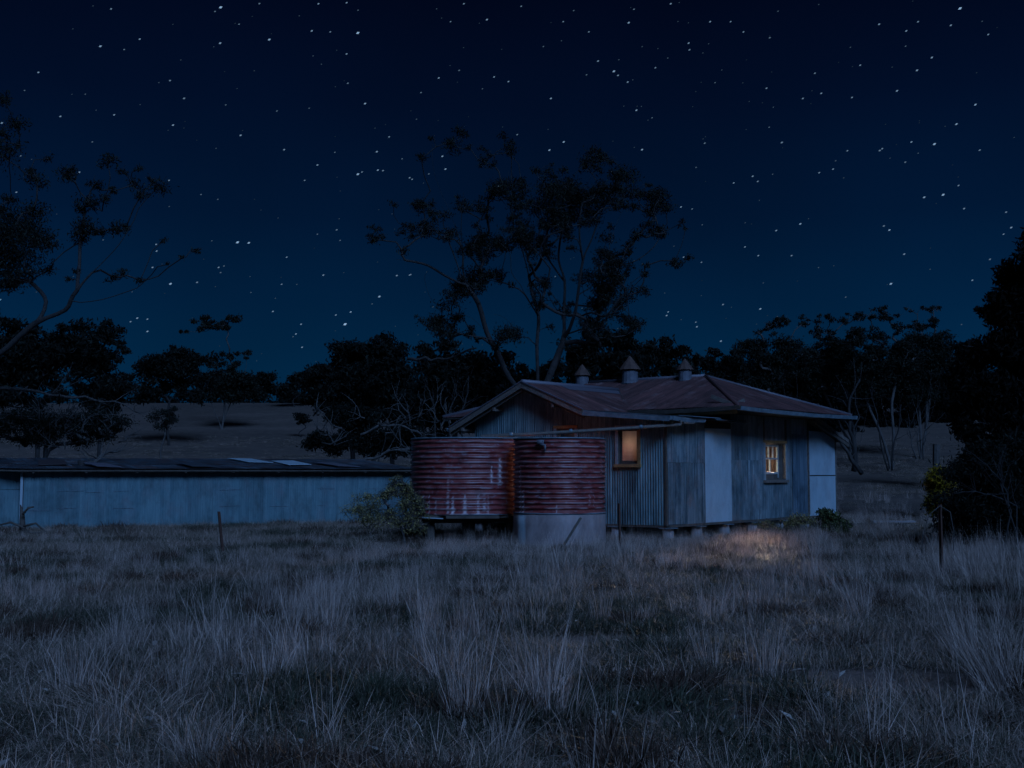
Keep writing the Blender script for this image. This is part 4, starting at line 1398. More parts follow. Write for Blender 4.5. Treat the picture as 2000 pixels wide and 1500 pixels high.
G1, G2, G3 = 'trees on the slope to the left', 'trees massed behind the cottage', 'gum grove to the right'
stand('bushy_tree', 'dark bushy tree at the far left above the shed roof', 72, 70, [(60, 700, 95, 62), (10, 650, 60, 40), (110, 660, 60, 40), (50, 770, 90, 40)], 60, seed=31, group=G1)
stand('bushy_tree', 'dark tree right of the leftmost one, its crown reaching over a sky gap', 78, 190, [(180, 680, 60, 50), (205, 640, 30, 22), (195, 755, 55, 55), (240, 700, 18, 40)], 46, seed=32, group=G1)
stand('bushy_tree', 'round dark tree on the slope between shed and small umbrella gum', 112, 330, [(330, 715, 62, 42), (375, 735, 38, 55), (295, 755, 35, 40), (345, 690, 30, 25)], 46, L=0.42, W=0.16, seed=33, group=G1)
stand('umbrella_gum', 'slender gum with umbrella tufts and pale trunk on the bare slope', 128, 432, [(395, 634, 24, 14), (412, 622, 14, 8), (440, 628, 34, 15), (352, 650, 20, 7), (452, 690, 12, 14), (482, 692, 22, 10), (430, 700, 14, 12), (468, 720, 26, 12), (465, 755, 32, 30), (430, 765, 22, 22)], 50, L=0.40, W=0.14, leaf='gum_leaf', bark='bark_pale', seed=34, rs=(0.3, 0.6), group=G1, forks=(400, 440, 470), rmax=0.28)
stand('bushy_tree', 'small dark tree standing alone on the skyline gap', 172, 520, [(520, 752, 22, 20), (515, 740, 12, 12)], 14, L=0.5, W=0.22, seed=35, group=G1, rs=(.4, .7))
stand('bushy_tree', 'low tree at the left foot of the dark mass on the skyline', 150, 575, [(575, 752, 28, 20), (600, 740, 22, 22)], 18, L=0.5, W=0.22, seed=36, group=G1, rs=(.4, .7))
stand('bushy_tree', 'broad dark tree with rounded left shoulder behind the shed', 80, 690, [(640, 745, 48, 38), (690, 700, 50, 42), (665, 790, 65, 45), (720, 760, 60, 55), (600, 770, 25, 22)], 80, seed=37, group=G2, dens=1.9)
stand('bushy_tree', 'dark leafy tree with speckled crown left of the tall gum', 74, 770, [(755, 690, 42, 42), (770, 750, 45, 50), (790, 800, 60, 45), (735, 665, 20, 16)], 60, seed=38, group=G2)
stand('bushy_tree', 'dome shaped dark tree directly left of the gable', 66, 880, [(860, 700, 52, 38), (880, 760, 75, 55), (930, 740, 45, 50), (850, 820, 70, 45)], 84, seed=39, group=G2, dens=1.9)
stand('bushy_tree', 'dense tree behind the gable at the foot of the tall gum', 58, 1000, [(960, 720, 40, 40), (1010, 735, 45, 25), (1080, 735, 50, 30), (950, 790, 50, 40)], 46, seed=40, group=G2)
stand('bushy_tree', 'dark tree behind the two left roof ventilators', 62, 1190, [(1180, 690, 48, 42), (1230, 680, 45, 38), (1135, 705, 40, 34), (1210, 730, 70, 28), (1225, 645, 22, 14)], 66, seed=41, group=G2)
stand('bushy_tree', 'dark tree behind the right roof ventilator', 72, 1310, [(1290, 690, 38, 30), (1345, 698, 32, 28), (1310, 730, 50, 28)], 40, seed=42, group=G2)
stand('bushy_tree', 'small dark tree above the right hip of the roof', 80, 1400, [(1390, 702, 24, 26), (1430, 710, 24, 26), (1410, 745, 40, 24)], 30, seed=43, group=G2)
gb = dict(leaf='gum_leaf', bark='bark_pale', rs=(0.22, 0.42), L=0.28, W=0.09, rmax=0.11, r_tip=0.020, depth=0.35, dens=0.75, twigs=4)
stand('umbrella_gum', 'leftmost flat topped gum of the right grove', 88, 1530, [(1500, 642, 36, 13), (1548, 628, 42, 13), (1480, 690, 48, 30), (1535, 690, 42, 32), (1490, 740, 45, 30)], 110, seed=51, group=G3, forks=(1490, 1530, 1560), **gb)
stand('umbrella_gum', 'flat topped gum second from the left in the right grove', 92, 1672, [(1640, 622, 56, 14), (1600, 655, 36, 17), (1620, 690, 56, 30), (1660, 720, 50, 40), (1590, 730, 50, 40)], 120, seed=52, group=G3, forks=(1600, 1650, 1690), **gb)
stand('umbrella_gum', 'many stemmed gum with pale leaning trunks in the middle of the grove', 88, 1740, [(1720, 613, 62, 15), (1690, 660, 50, 25), (1740, 700, 60, 40), (1765, 640, 36, 13), (1700, 740, 50, 40)], 120, seed=53, group=G3, forks=(1680, 1720, 1760, 1810), **gb)
stand('umbrella_gum', 'rightmost gum of the grove with a high thin topknot', 100, 1800, [(1805, 603, 42, 11), (1812, 636, 44, 15), (1805, 690, 48, 45), (1840, 665, 22, 30), (1790, 750, 50, 45)], 120, seed=54, group=G3, forks=(1790, 1815, 1840), **gb)
for i, (cx, lab) in enumerate(((1470, 'shadowed tree deep behind the left of the grove'), (1600, 'shadowed tree deep behind the middle of the grove'), (1730, 'shadowed tree deep behind the pale leaning trunks'), (1850, 'shadowed tree deep behind the right end of the grove'))):
    stand('bushy_tree', lab, 122 + 5 * i, cx, [(cx, 740, 75, 55), (cx, 800, 80, 45), (cx + 20, 845, 80, 26)], 70, L=0.5, W=0.2, leaf='pine_leaf', seed=60 + i, group=G3)
stand('bushy_tree', 'small dark tree between the grove and the great dark pine', 70, 1890, [(1890, 690, 32, 28), (1890, 750, 40, 50), (1885, 820, 40, 50)], 40, seed=65, leaf='pine_leaf', group=G3)
stand('pine_tree', 'great black pine filling the right edge above the thicket', 38, 2010, [(1995, 540, 42, 70), (1985, 620, 62, 60), (1965, 590, 40, 16), (1930, 605, 24, 10), (1980, 700, 82, 60), (1975, 780, 108, 60), (1990, 850, 110, 50), (2060, 560, 70, 140)], 190, dens=2.2, L=0.26, W=0.08, leaf='pine_leaf', seed=66, rs=(0.22, 0.4), rmax=0.3)
# shrubs
stand('leafy_thicket', 'tangled dark thicket below the black pine at the right edge', 27, 1960, [(1905, 960, 70, 70), (1965, 940, 85, 90), (2010, 1000, 110, 70), (1880, 1010, 50, 50), (1950, 900, 60, 40)], 120, dens=0.9, L=0.13, W=0.035, leaf='dense_leaf', seed=67, rs=(0.2, 0.42), cat='bush', r_tip=0.009, rmax=0.06, twigs=4)
stand('golden_shrub', 'small golden yellow shrub at the left side of the thicket', 31, 1838, [(1836, 950, 17, 34), (1830, 985, 14, 18)], 26, dens=1.5, L=0.10, W=0.03, leaf='yellow_leaf', seed=68, rs=(0.35, 0.6), cat='bush', r_tip=0.006, rmax=0.03)
stand('pale_bush', 'scrubby olive bush in front of the wider tank', 26.4, 795, [(785, 960, 32, 18), (805, 990, 24, 26), (752, 968, 18, 10), (800, 1025, 28, 20), (824, 1000, 10, 18), (775, 942, 18, 10), (765, 1000, 14, 14)], 80, dens=0.22, L=0.065, W=0.018, leaf='bush_leaf', bark='dead_wood', seed=69, rs=(0.12, 0.34), cat='bush', r_tip=0.010, rmax=0.03, twigs=9)
stand('twiggy_bush', 'low grey twiggy bush between shed wall and olive bush', 30.5, 722, [(715, 985, 34, 18), (690, 1000, 22, 12), (735, 1010, 30, 20)], 36, dens=0.14, L=0.06, W=0.016, leaf='bush_leaf', bark='dead_wood', seed=70, rs=(0.3, 0.6), cat='bush', r_tip=0.005, rmax=0.02, twigs=5)
stand('green_bush', 'small green bush at the right rear corner of the cottage', 31.5, 1622, [(1612, 1006, 18, 11), (1630, 1024, 22, 14), (1645, 1038, 14, 10)], 40, dens=0.6, L=0.10, W=0.04, leaf='weed_leaf', seed=71, rs=(0.3, 0.5), cat='bush', r_tip=0.006, rmax=0.03)
stand('brown_weeds', 'low brown weeds against the wall under the barred window', 31.2, 1510, [(1490, 1026, 24, 5), (1525, 1022, 24, 7), (1565, 1016, 24, 10)], 30, dens=0.12, L=0.06, W=0.02, leaf='bush_leaf', bark='timber_dark', seed=72, rs=(0.4, 0.8), cat='weeds', r_tip=0.004, rmax=0.012, twigs=5)
scrub_r = stand('dark_scrub', 'dark scrub spilling over the shed roof end beside the wider tank', 52, 720, [(640, 862, 42, 28), (720, 858, 70, 30), (785, 862, 40, 32), (690, 820, 60, 30)], 60, dens=1.3, L=0.22, W=0.07, leaf='dense_leaf', seed=73, rs=(0.25, 0.5), cat='bush', r_tip=0.02, rmax=0.12, group=G2)
scrub_l = stand('dark_scrub', 'dark scrub under the leftmost tree behind the shed roof', 56, 90, [(40, 830, 70, 40), (130, 840, 70, 36), (200, 830, 50, 34)], 80, dens=0.5, L=0.16, W=0.045, leaf='gum_leaf', bark='bark_pale', seed=74, rs=(0.25, 0.5), cat='bush', r_tip=0.036, rmax=0.1, group=G1, twigs=7)
stand('bare_shrub', 'half bare shrub alone on the slope above the shed roof', 92, 318, [(318, 815, 26, 28), (330, 800, 18, 18)], 18, dens=0.5, L=0.2, W=0.06, leaf='gum_leaf', bark='bark_pale', seed=75, cat='bush', r_tip=0.02, rmax=0.1, group=G1, twigs=4)
stand('bushy_tree', 'tiny bush on the slope left of the dark mass', 120, 590, [(592, 818, 16, 10)], 8, L=0.3, W=0.12, seed=76, rs=(.4, .8), cat='bush', group=G1)


# --- dead limbs
def limb(name, label, pts, r0_, r1_, seed, twn=8, cat='branch', mat='dead_wood', tw=0.5, group=None, wob=0.035):
    r = random.Random(seed)
    pts = [Vector(p) for p in pts]
    fine = []
    for i in range(len(pts) - 1):
        for k in range(3):
            t = k / 3
            fine.append(pts[i].lerp(pts[i + 1], t) + Vector((r.gauss(0, 1), r.gauss(0, 1), r.gauss(0, 1))) * (pts[i + 1] - pts[i]).length * wob)
    fine.append(pts[-1])
    off = min(fine, key=lambda p: p.z).copy()
    mb = MB()
    n = len(fine)
    rad = [r0_ + (r1_ - r0_) * i / (n - 1) for i in range(n)]
    root = empty(name, tuple(off), 0, label, cat, group)
    mb.tube([p - off for p in fine], rad, 7)
    mb.build('limb', M[mat], root, True)
    for q in range(twn):
        i = r.randrange(n // 4, n)
        a = fine[i]
        d = (fine[min(n - 1, i + 1)] - fine[max(0, i - 1)]).normalized()
        d = (d + Vector((r.gauss(0, .6), r.gauss(0, .6), r.gauss(.25, .6)))).normalized()
        L = tw * r.uniform(0.5, 1.4)
        pp = [a]
        for k in range(4):
            d = (d + Vector((r.gauss(0, .25), r.gauss(0, .25), r.gauss(0, .25)))).normalized()
            pp.append(pp[-1] + d * L / 4)
        MB().tube([p - off for p in pp], [rad[i] * .5, rad[i] * .42, rad[i] * .32, rad[i] * .22, rad[i] * .1], 5).build('twig', M[mat], root, True)
    return root


def bare_branch(owner, pts, seed, twn, tw):
    r = random.Random(seed)
    off = Vector(owner.location)
    mb = MB()
    mb.tube([p - off for p in pts], [0.035, 0.03, 0.022, 0.012], 6)
    for _ in range(twn):
        i = r.randrange(0, len(pts) - 1)
        a = pts[i].lerp(pts[i + 1], r.random())
        d = ((pts[i + 1] - pts[i]).normalized() + Vector((r.gauss(0, .5), r.gauss(0, .5), r.gauss(.2, .5)))).normalized()
        pp = [a]
        for k in range(3):
            d = (d + Vector((r.gauss(0, .25), r.gauss(0, .25), r.gauss(0, .25)))).normalized()
            pp.append(pp[-1] + d * tw * r.uniform(.2, .4))
        mb.tube([p - off for p in pp], [0.016, 0.013, 0.010, 0.005], 5)
    mb.build('branch', M['dead_wood'], owner, True)


tg = random.Random(41)
for i in range(16):
    x0, y0 = tg.uniform(610, 890), tg.uniform(800, 880)
    a = tg.uniform(-2.4, -0.5)
    Lp = tg.uniform(30, 60)
    pts_ = [at(x0 + Lp * t * math.cos(a) + tg.gauss(0, 3), y0 + Lp * t * math.sin(a) * 0.8 + 8 * math.sin(3 * t) + tg.gauss(0, 2), 50 + tg.uniform(-0.4, 0.4)) for t in (0, 0.33, 0.66, 1)]
    bare_branch(scrub_r, pts_, 300 + i, 5, 0.9)
for i in range(9):
    x0, y0 = tg.uniform(10, 290), tg.uniform(800, 880)
    a = tg.uniform(-2.6, -0.4)
    Lp = tg.uniform(35, 70)
    pts_ = [at(x0 + Lp * t * math.cos(a) + tg.gauss(0, 3), y0 + Lp * t * math.sin(a) * 0.8 + tg.gauss(0, 3), 52 + tg.uniform(-0.4, 0.4)) for t in (0, 0.33, 0.66, 1)]
    bare_branch(scrub_l, pts_, 330 + i, 6, 1.0)
limb('dead_limb', 'pale dead limb lying beside the shed end behind the tank', [at(640, 905, 46), at(690, 903, 46), at(730, 897, 46), at(760, 880, 46), at(800, 877, 46.3)], 0.075, 0.04, 1, 10, tw=1.0)
limb('dead_limb', 'arched dead branch hanging in the scrub above the shed end', [at(700, 850, 50), at(740, 831, 50), at(780, 830, 50), at(815, 842, 50), at(850, 850, 49)], 0.055, 0.03, 2, 10, tw=1.2)
limb('dead_limb', 'long grey dead limb stretching level above the left shed roof', [at(-20, 755, 50), at(60, 762, 50), at(120, 772, 50), at(190, 778, 50), at(240, 790, 49.5), at(275, 808, 49)], 0.075, 0.02, 3, 14, tw=1.6, mat='bark_pale')
limb('fallen_branch', 'fallen forked branch lying on the left end of the shed roof', [at(100, 908, 38.3), at(135, 906, 38.3), at(170, 905, 38.3), at(200, 890, 39), at(235, 880, 40)], 0.10, 0.03, 4, 14, tw=0.9, mat='bark_pale')
limb('hanging_branch', 'broken stub hanging over the shed eave from the fallen branch', [at(160, 900, 36.7), at(163, 925, 36.65), at(166, 950, 36.6)], 0.11, 0.06, 5, 3, tw=0.3, mat='bark')
limb('dead_limb', 'curved bare branch sweeping across the dome shaped dark tree', [at(795, 700, 62), at(830, 702, 61), at(870, 703, 60), at(900, 692, 59), at(930, 680, 58)], 0.09, 0.04, 6, 4, tw=0.8, mat='bark_pale')
for i, (x0, y0, x1, y1, lab) in enumerate(((905, 800, 915, 735, 'upright pale sapling stem nearest the gable'), (880, 800, 893, 745, 'leaning pale sapling stem second from the gable'), (850, 805, 830, 745, 'pale sapling stem leaning left in the dark dome tree'), (800, 815, 785, 770, 'low pale stem in the scrub left of the gable'), (740, 850, 700, 805, 'low pale stem leaning left in the scrub'))):
    limb('sapling_stem', lab, [at(x0, y0 + 60, 55), at(x0, y0, 55), at((x0 + x1) / 2 + 3, (y0 + y1) / 2, 55), at(x1, y1, 55)], 0.05, 0.015, 80 + i, 9, cat='sapling', tw=1.2, mat='bark_pale', group='pale stems in the scrub')
limb('dead_tree', 'thin bare trunk leaning against the rear corner of the cottage', [at(1684, 925, 44), at(1668, 905, 44), at(1655, 880, 44), at(1640, 862, 44), at(1630, 845, 44)], 0.09, 0.05, 7, 3, tw=0.6, mat='dead_wood', cat='dead tree')
limb('slim_tree', 'slim forked bare tree standing just right of the cottage', [at(1668, 922, 58), at(1670, 880, 58), at(1662, 840, 58), at(1655, 800, 58), at(1680, 740, 58)], 0.14, 0.04, 8, 10, tw=2.2, mat='bark', cat='tree')
for i, (x, y0, x1, y1, Y) in enumerate(((1735, 915, 1700, 760, 84), (1742, 915, 1760, 790, 84), (1798, 892, 1790, 800, 96), (1803, 893, 1815, 780, 96), (1790, 893, 1772, 830, 96))):
    limb('gum_sapling', ('dark leaning stem at the left of the grove front', 'dark stem forking right in the grove front', 'pale upright stem in the middle of the grove', 'pale stem leaning right in the grove', 'short pale stem leaning left in the grove')[i], [at(x, y0 + 4, Y), at((x * 2 + x1) / 3 - 3, (y0 * 2 + y1) / 3, Y), at((x + 2 * x1) / 3 + 2, (y0 + 2 * y1) / 3, Y), at(x1, y1, Y)], 0.075, 0.025, 90 + i, 5, cat='sapling', tw=2.2, wob=0.012, mat='bark_pale' if i > 1 else 'bark', group='stems at the front of the grove')
# bare stems in the thicket
for i, pts in enumerate(([(1960, 1060), (1975, 1000), (1960, 950), (1925, 905), (1890, 880)], [(1985, 1050), (1985, 990), (1940, 965), (1890, 960), (1860, 965)], [(1990, 1040), (1960, 960), (1950, 910), (1965, 870)])):
    p3 = [at(x, y, 25.4) for x, y in pts]
    p3[0].z = ground_z(p3[0].x, p3[0].y)
    limb('dead_shrub', ('bare stem arching left over the thicket', 'bare stem spreading level across the thicket', 'upright bare stem in the thicket')[i], p3, 0.022, 0.005, 95 + i, 14, cat='dead shrub', tw=0.7, mat='bark', group='bare stems in the thicket')


# ------------------------------------------------------------------ posts and bits
def on_ground(x, y, top_y):
    """ground point seen at (x, y)"""
    dpt = EYE * F / (y - 920)
    p = at(x, y, dpt)
    return Vector((p.x, p.y, ground_z(p.x, p.y)))


def star_picket(label, foot, top, w=0.05, mat='rust_post', name='steel_post'):
    foot, top = Vector(foot), Vector(top)
    root = empty(name, tuple(foot), 0, label, 'fence post')
    d = (top - foot)
    mb = MB()
    d0 = -d.normalized() * 0.15
    for k in range(3):
        a = 2 * math.pi * k / 3 + 0.4
        o = Vector((math.cos(a), math.sin(a), 0)) * w * 0.5
        s_ = Vector((-math.sin(a), math.cos(a), 0)) * 0.006
        n = len(mb.v)
        for base in (d0, d):
            for q in (s_, o + s_ * .6, o - s_ * .6, -s_):
                mb.v.append(tuple(base + q))
        mb.f += [(n, n + 1, n + 5, n + 4), (n + 1, n + 2, n + 6, n + 5), (n + 2, n + 3, n + 7, n + 6), (n + 4, n + 5, n + 6, n + 7)]
    mb.build('shaft', M[mat], root)
    return root


p = Vector((-6.0, 24.2, 0)); q = at(427, 999, 24.2)
star_picket('thin dark leaning steel post standing before the shed wall', at(433, 1062, 24.2), q, 0.07)
p = at(1211, 1068, 26.0); p.z = 0.0
star_picket('thin rusty steel post in front of the narrow lit window', p, at(1209, 983, 26.0), 0.06)
p = at(1840, 1130, 19.2); p.z = 0.0
sp1 = star_picket('rusty steel post with arching wire near the thicket', p, at(1836, 985, 19.2), 0.07)
offp = Vector(sp1.location)
w1 = [at(1800, 1080, 19.0), at(1803, 1040, 19.0), at(1815, 1005, 19.1), at(1836, 988, 19.15), at(1856, 1000, 19.1), at(1863, 1040, 19.1), at(1862, 1075, 19.0)]
MB().tube([v - offp for v in w1], 0.007, 5).build('wire', M['dead_wood'], sp1, True)
# leaning board in front of the plinth
f0 = at(1090, 1084, 24.6); f0.z = 0.02
f1 = at(1134, 1012, 24.9)
lbd = empty('leaning_board', tuple(f0), 0, 'dark timber board leaning in the grass against the concrete plinth', 'board')
MB().bar(-(f1 - f0).normalized() * 0.1, f1 - f0, 0.045, 0.11, up=(0.2, -1, 0.3)).build('board', M['timber_dark'], lbd)
# broken stump post at the left
s0 = at(46, 1040, 31.0); s0.z = 0
s1 = at(40, 986, 31.0)
bs = empty('broken_post', tuple(s0), 0, 'broken charred post with bare branches at the left of the shed', 'post')
dd = s1 - s0
MB().tube([Vector((0, 0, -0.1)), dd * 0.35, dd * 0.7 + Vector((0.02, 0, 0)), dd], [0.11, 0.085, 0.06, 0.015], 7).build('shaft', M['timber_dark'], bs)
for pts in ([(46, 1030), (20, 1020), (0, 1025), (-20, 1032)], [(46, 1028), (70, 1022), (85, 1035), (95, 1042)], [(48, 1036), (65, 1042), (92, 1038)], [(44, 1005), (55, 992), (66, 990)]):
    MB().tube([at(x, y, 30.8) - s0 for x, y in pts], [0.035, 0.03, 0.022, 0.010][:len(pts)], 5).build('branch', M['timber_dark'], bs, True)
# pale post and planks to the right
pp0 = at(1826, 912, 70); pp0.z = ground_z(pp0.x, 70)
cp = empty('pale_post', tuple(pp0), 0, 'short pale weathered strainer post beside the grove', 'fence post')
tp = at(1829, 868, 70) - pp0
MB().tube([Vector((0, 0, -0.2)), tp * 0.5, tp], [0.16, 0.19, 0.21], 8).build('shaft', M['dead_wood'], cp)
pk = at(1745, 1014, 36.0); pk.z = ground_z(pk.x, 36) + 0.10
pl_ = empty('plank_stack', tuple(pk), 0.05, 'low pile of grey planks lying on the ground right of the cottage', 'planks')
MB().box((0, 0, 0.12), (1.3, 0.22, 0.04)).build('plank', M['stump'], pl_)
MB().box((-0.3, 0.05, 0.05), (2.0, 0.25, 0.05)).build('plank', M['timber_dark'], pl_)
MB().box((0.4, 0.0, -0.05), (0.2, 0.3, 0.14)).box((-0.9, 0.0, -0.05), (0.2, 0.3, 0.14)).build('block', M['timber_dark'], pl_)

# ------------------------------------------------------------------ grass
src = bpy.data.collections.new('grass_sources')


def blades(name, n, h, spread, width, lean, curl, seed, mat, segs=3, hvar=0.5, droop=0.0, rnd_bias=0.0):
    g = np.random.default_rng(seed)
    ang = g.uniform(0, 2 * np.pi, n)
    rad = spread * np.sqrt(g.random(n))
    bx, by = rad * np.cos(ang), rad * np.sin(ang)
    H = h * (1 - hvar + hvar * 2 * g.random(n) * 0.75)
    la = ang + g.normal(0, 0.7, n)
    lm = np.abs(g.normal(0, lean, n)) + 0.03
    face = g.uniform(0, np.pi, n)
    V, Q = [], []
    rn = []
    V = np.zeros((n, (segs + 1) * 2, 3))
    for s in range(segs + 1):
        t = s / segs
        out = lm * H * (t + curl * t * t)
        z = H * t * np.sqrt(np.clip(1 - (lm * (0.6 + curl * t)) ** 2 * 0.6, 0.15, 1)) - droop * H * t ** 3
        cx = bx + np.cos(la) * out
        cy = by + np.sin(la) * out
        w = width * (1 - 0.85 * t ** 1.5) / 2 * g.uniform(0.8, 1.2, n)
        V[:, s * 2, 0] = cx - np.cos(face) * w
        V[:, s * 2, 1] = cy - np.sin(face) * w
        V[:, s * 2 + 1, 0] = cx + np.cos(face) * w
        V[:, s * 2 + 1, 1] = cy + np.sin(face) * w
        V[:, s * 2, 2] = V[:, s * 2 + 1, 2] = z
    m = (segs + 1) * 2
    base = np.arange(n)[:, None, None] * m
    qs = np.array([(2 * s, 2 * s + 1, 2 * s + 3, 2 * s + 2) for s in range(segs)])[None]
    Q = (base + qs).reshape(-1, 4)
    rn = np.repeat(np.clip(g.random(n) + rnd_bias, 0, 1), m)
    me = np_mesh(name, V.reshape(-1, 3), Q, {'rnd': rn})
    o = bpy.data.objects.new(name, me)
    me.materials.append(M[mat])
    src.objects.link(o)
    return o


kinds = []
for i in range(4):      # 0-3 tall straw tussocks
    blades('a%02d_tussock' % i, 70, 0.62 + 0.06 * i, 0.15, 0.0046, 0.17, 0.4, 200 + i, 'straw')
for i in range(2):      # 4-5 sparse tall stems
    blades('b%02d_stems' % i, 9, 0.78, 0.10, 0.005, 0.28, 0.4, 210 + i, 'straw', rnd_bias=0.15)
for i in range(3):      # 6-8 mixed low turf
    blades('c%02d_turf' % i, 150, 0.095, 0.28, 0.0055, 0.8, 0.7, 220 + i, 'turf', 2)
for i in range(2):      # 9-10 matted dead grass
    blades('d%02d_mat' % i, 150, 0.15, 0.26, 0.005, 1.3, 1.2, 230 + i, 'turf', 2, rnd_bias=0.15)
for i in range(2):      # 11-12 brown herbs
    blades('e%02d_herb' % i, 150, 0.15, 0.20, 0.012, 0.8, 0.6, 240 + i, 'herb', 2)
for i in range(2):      # 13-14 green low plants
    blades('f%02d_green' % i, 130, 0.12, 0.22, 0.010, 0.9, 0.6, 250 + i, 'turf', 2, rnd_bias=-0.45)
for i in range(2):      # 15-16 medium wispy grass
    blades('g%02d_wisp' % i, 55, 0.42, 0.20, 0.0046, 0.24, 0.5, 260 + i, 'straw', 3)


def nz(x, y, s, o=0.0):
    return noise.noise(Vector((x * s, y * s, o)))


hc, hs = math.cos(-A), math.sin(-A)


def blocked(x, y):
    dx, dy = x - C0.x, y - C0.y
    lx = dx * hc + dy * hs
    ly = -dx * hs + dy * hc
    if -8.3 < lx < 0.05 and 2.7 < ly < 9.7: return True
    if LW - 0.1 < lx < 0.05 and -0.1 < ly < 3: return True
    if math.hypot(x - c_r[0], y - c_r[1]) < 1.12: return True
    if math.hypot(x - c_l[0], y - c_l[1]) < 1.2: return True
    ca, sa2 = math.cos(sa_), math.sin(sa_)
    dx, dy = x - S0.x, y - S0.y
    lx = dx * ca + dy * sa2
    ly = -dx * sa2 + dy * ca
    if -0.2 < lx < SL + 0.2 and -0.12 < ly < SDp + 0.2: return True
    return False


def scatter(name, label, cat, pts):
    """pts: (x, y, kind, rotz, leanx, leany, scale)"""
    me = bpy.data.meshes.new(name)
    P = np.array([(p[0], p[1], ground_z(p[0], p[1]) - 0.01) for p in pts], dtype=np.float32)
    me.vertices.add(len(P))
    me.vertices.foreach_set('co', P.ravel())
    a = me.attributes.new('kind_i', 'INT', 'POINT')
    a.data.foreach_set('value', np.array([p[2] for p in pts], dtype=np.int32))
    a = me.attributes.new('rot', 'FLOAT_VECTOR', 'POINT')
    a.data.foreach_set('vector', np.array([(p[4], p[5], p[3]) for p in pts], dtype=np.float32).ravel())
    a = me.attributes.new('scl', 'FLOAT', 'POINT')
    a.data.foreach_set('value', np.array([p[6] for p in pts], dtype=np.float32))
    o = bpy.data.objects.new(name, me)
    COL.objects.link(o)
    tag(o, label, cat, kind='stuff')
    ng = bpy.data.node_groups.new(name + '_scatter', 'GeometryNodeTree')
    ng.interface.new_socket('Geometry', in_out='INPUT', socket_type='NodeSocketGeometry')
    ng.interface.new_socket('Geometry', in_out='OUTPUT', socket_type='NodeSocketGeometry')
    gi = ng.nodes.new('NodeGroupInput'); go = ng.nodes.new('NodeGroupOutput')
    iop = ng.nodes.new('GeometryNodeInstanceOnPoints')
    ci = ng.nodes.new('GeometryNodeCollectionInfo')
    ci.inputs['Collection'].default_value = src
    ci.inputs['Separate Children'].default_value = True
    ci.inputs['Reset Children'].default_value = True

    def na(nm, ty):
        n = ng.nodes.new('GeometryNodeInputNamedAttribute')
        n.data_type = ty
        n.inputs[0].default_value = nm
        return next(s for s in n.outputs if s.enabled and s.name == 'Attribute')
    L = ng.links
    L.new(gi.outputs[0], iop.inputs['Points'])
    L.new(ci.outputs[0], iop.inputs['Instance'])
    iop.inputs['Pick Instance'].default_value = True
    L.new(na('kind_i', 'INT'), iop.inputs['Instance Index'])
    L.new(na('rot', 'FLOAT_VECTOR'), iop.inputs['Rotation'])
    L.new(na('scl', 'FLOAT'), iop.inputs['Scale'])
    L.new(iop.outputs[0], go.inputs[0])
    md = o.modifiers.new('scatter', 'NODES')
    md.node_group = ng
    return o


gr = random.Random(77)
tall, low = [], []


def pick_point(y0, y1, power=1.0):
    while True:
        y = y0 + (y1 - y0) * gr.random() ** power
        hw = 0.47 * y + 1.6
        if gr.random() < hw / (0.47 * y1 + 1.6):
            return gr.uniform(-hw, hw), y


# tall straw tussocks
n_t = 0
for _ in range(16000):
    x, y = pick_point(4.0, 47.0)
    if blocked(x, y): continue
    d = 0.14 + 1.2 * nz(x, y, 0.28, 2.0) + 1.3 * nz(x, y, 0.9, 7.0)
    d *= min(1.0, max(0.05, (y - 6.5) / 8.0))
    if y > 30: d *= 0.8
    if bare_at(x, y) > 0.25: continue
    if x > 11 and y < 32 and y > 22: d *= 0.35
    if gr.random() > d: continue
    k = gr.choice((0, 1, 2, 3, 15, 16, 15, 4, 5))
    s = gr.uniform(0.38, 0.80) * (1.0 + 0.3 * nz(x, y, 0.5, 3.0))
    if x < -3.5: s *= 0.82
    if y < 11: s *= 0.8
    if y > 22 and not x > 9: s *= 0.72
    if y > 33 and x < -2: s *= 0.7
    lean = 0.06 + (0.20 if x > 3 else 0.0)
    tall.append((x, y, k, gr.uniform(0, 6.28) if lean < 0.1 else gr.uniform(-0.5, 0.5), gr.gauss(0, 0.08), gr.gauss(-lean if x > 3 else 0, 0.09), s))
# named foreground tussocks, where the photograph shows them
for (px_, py_, k, s, n) in ((1075, 1400, 0, 0.9, 2), (1060, 1370, 4, 1.1, 4), (1040, 1345, 15, 0.9, 2), (905, 1395, 1, 0.75, 2), (890, 1310, 15, 1.0, 3), (930, 1350, 4, 1.0, 3), (1390, 1300, 0, 0.72, 2), (1490, 1315, 1, 0.75, 2), (1950, 1340, 2, 0.9, 3), (1960, 1350, 4, 1.0, 4), (1900, 1290, 3, 0.8, 3), (545, 1310, 15, 0.9, 2), (370, 1340, 15, 0.8, 2), (150, 1340, 16, 0.9, 3), (400, 1480, 15, 0.75, 4), (1180, 1440, 5, 0.8, 2), (1480, 1440, 5, 0.7, 2), (1700, 1440, 4, 0.8, 2), (1860, 1440, 5, 0.8, 2), (230, 1400, 4, 0.8, 2), (640, 1440, 4, 0.7, 2), (1600, 1400, 4, 0.9, 2)):
    for _ in range(n):
        g0 = on_ground(px_ + gr.gauss(0, 18), py_ + gr.gauss(0, 6), 0)
        right = px_ > 1800
        tall.append((g0.x, g0.y, k, gr.uniform(0, 6.28) if not right else gr.uniform(-.5, .5), gr.gauss(0, .05), gr.gauss(-.28 if right else 0, .07), s * gr.uniform(.8, 1.1)))
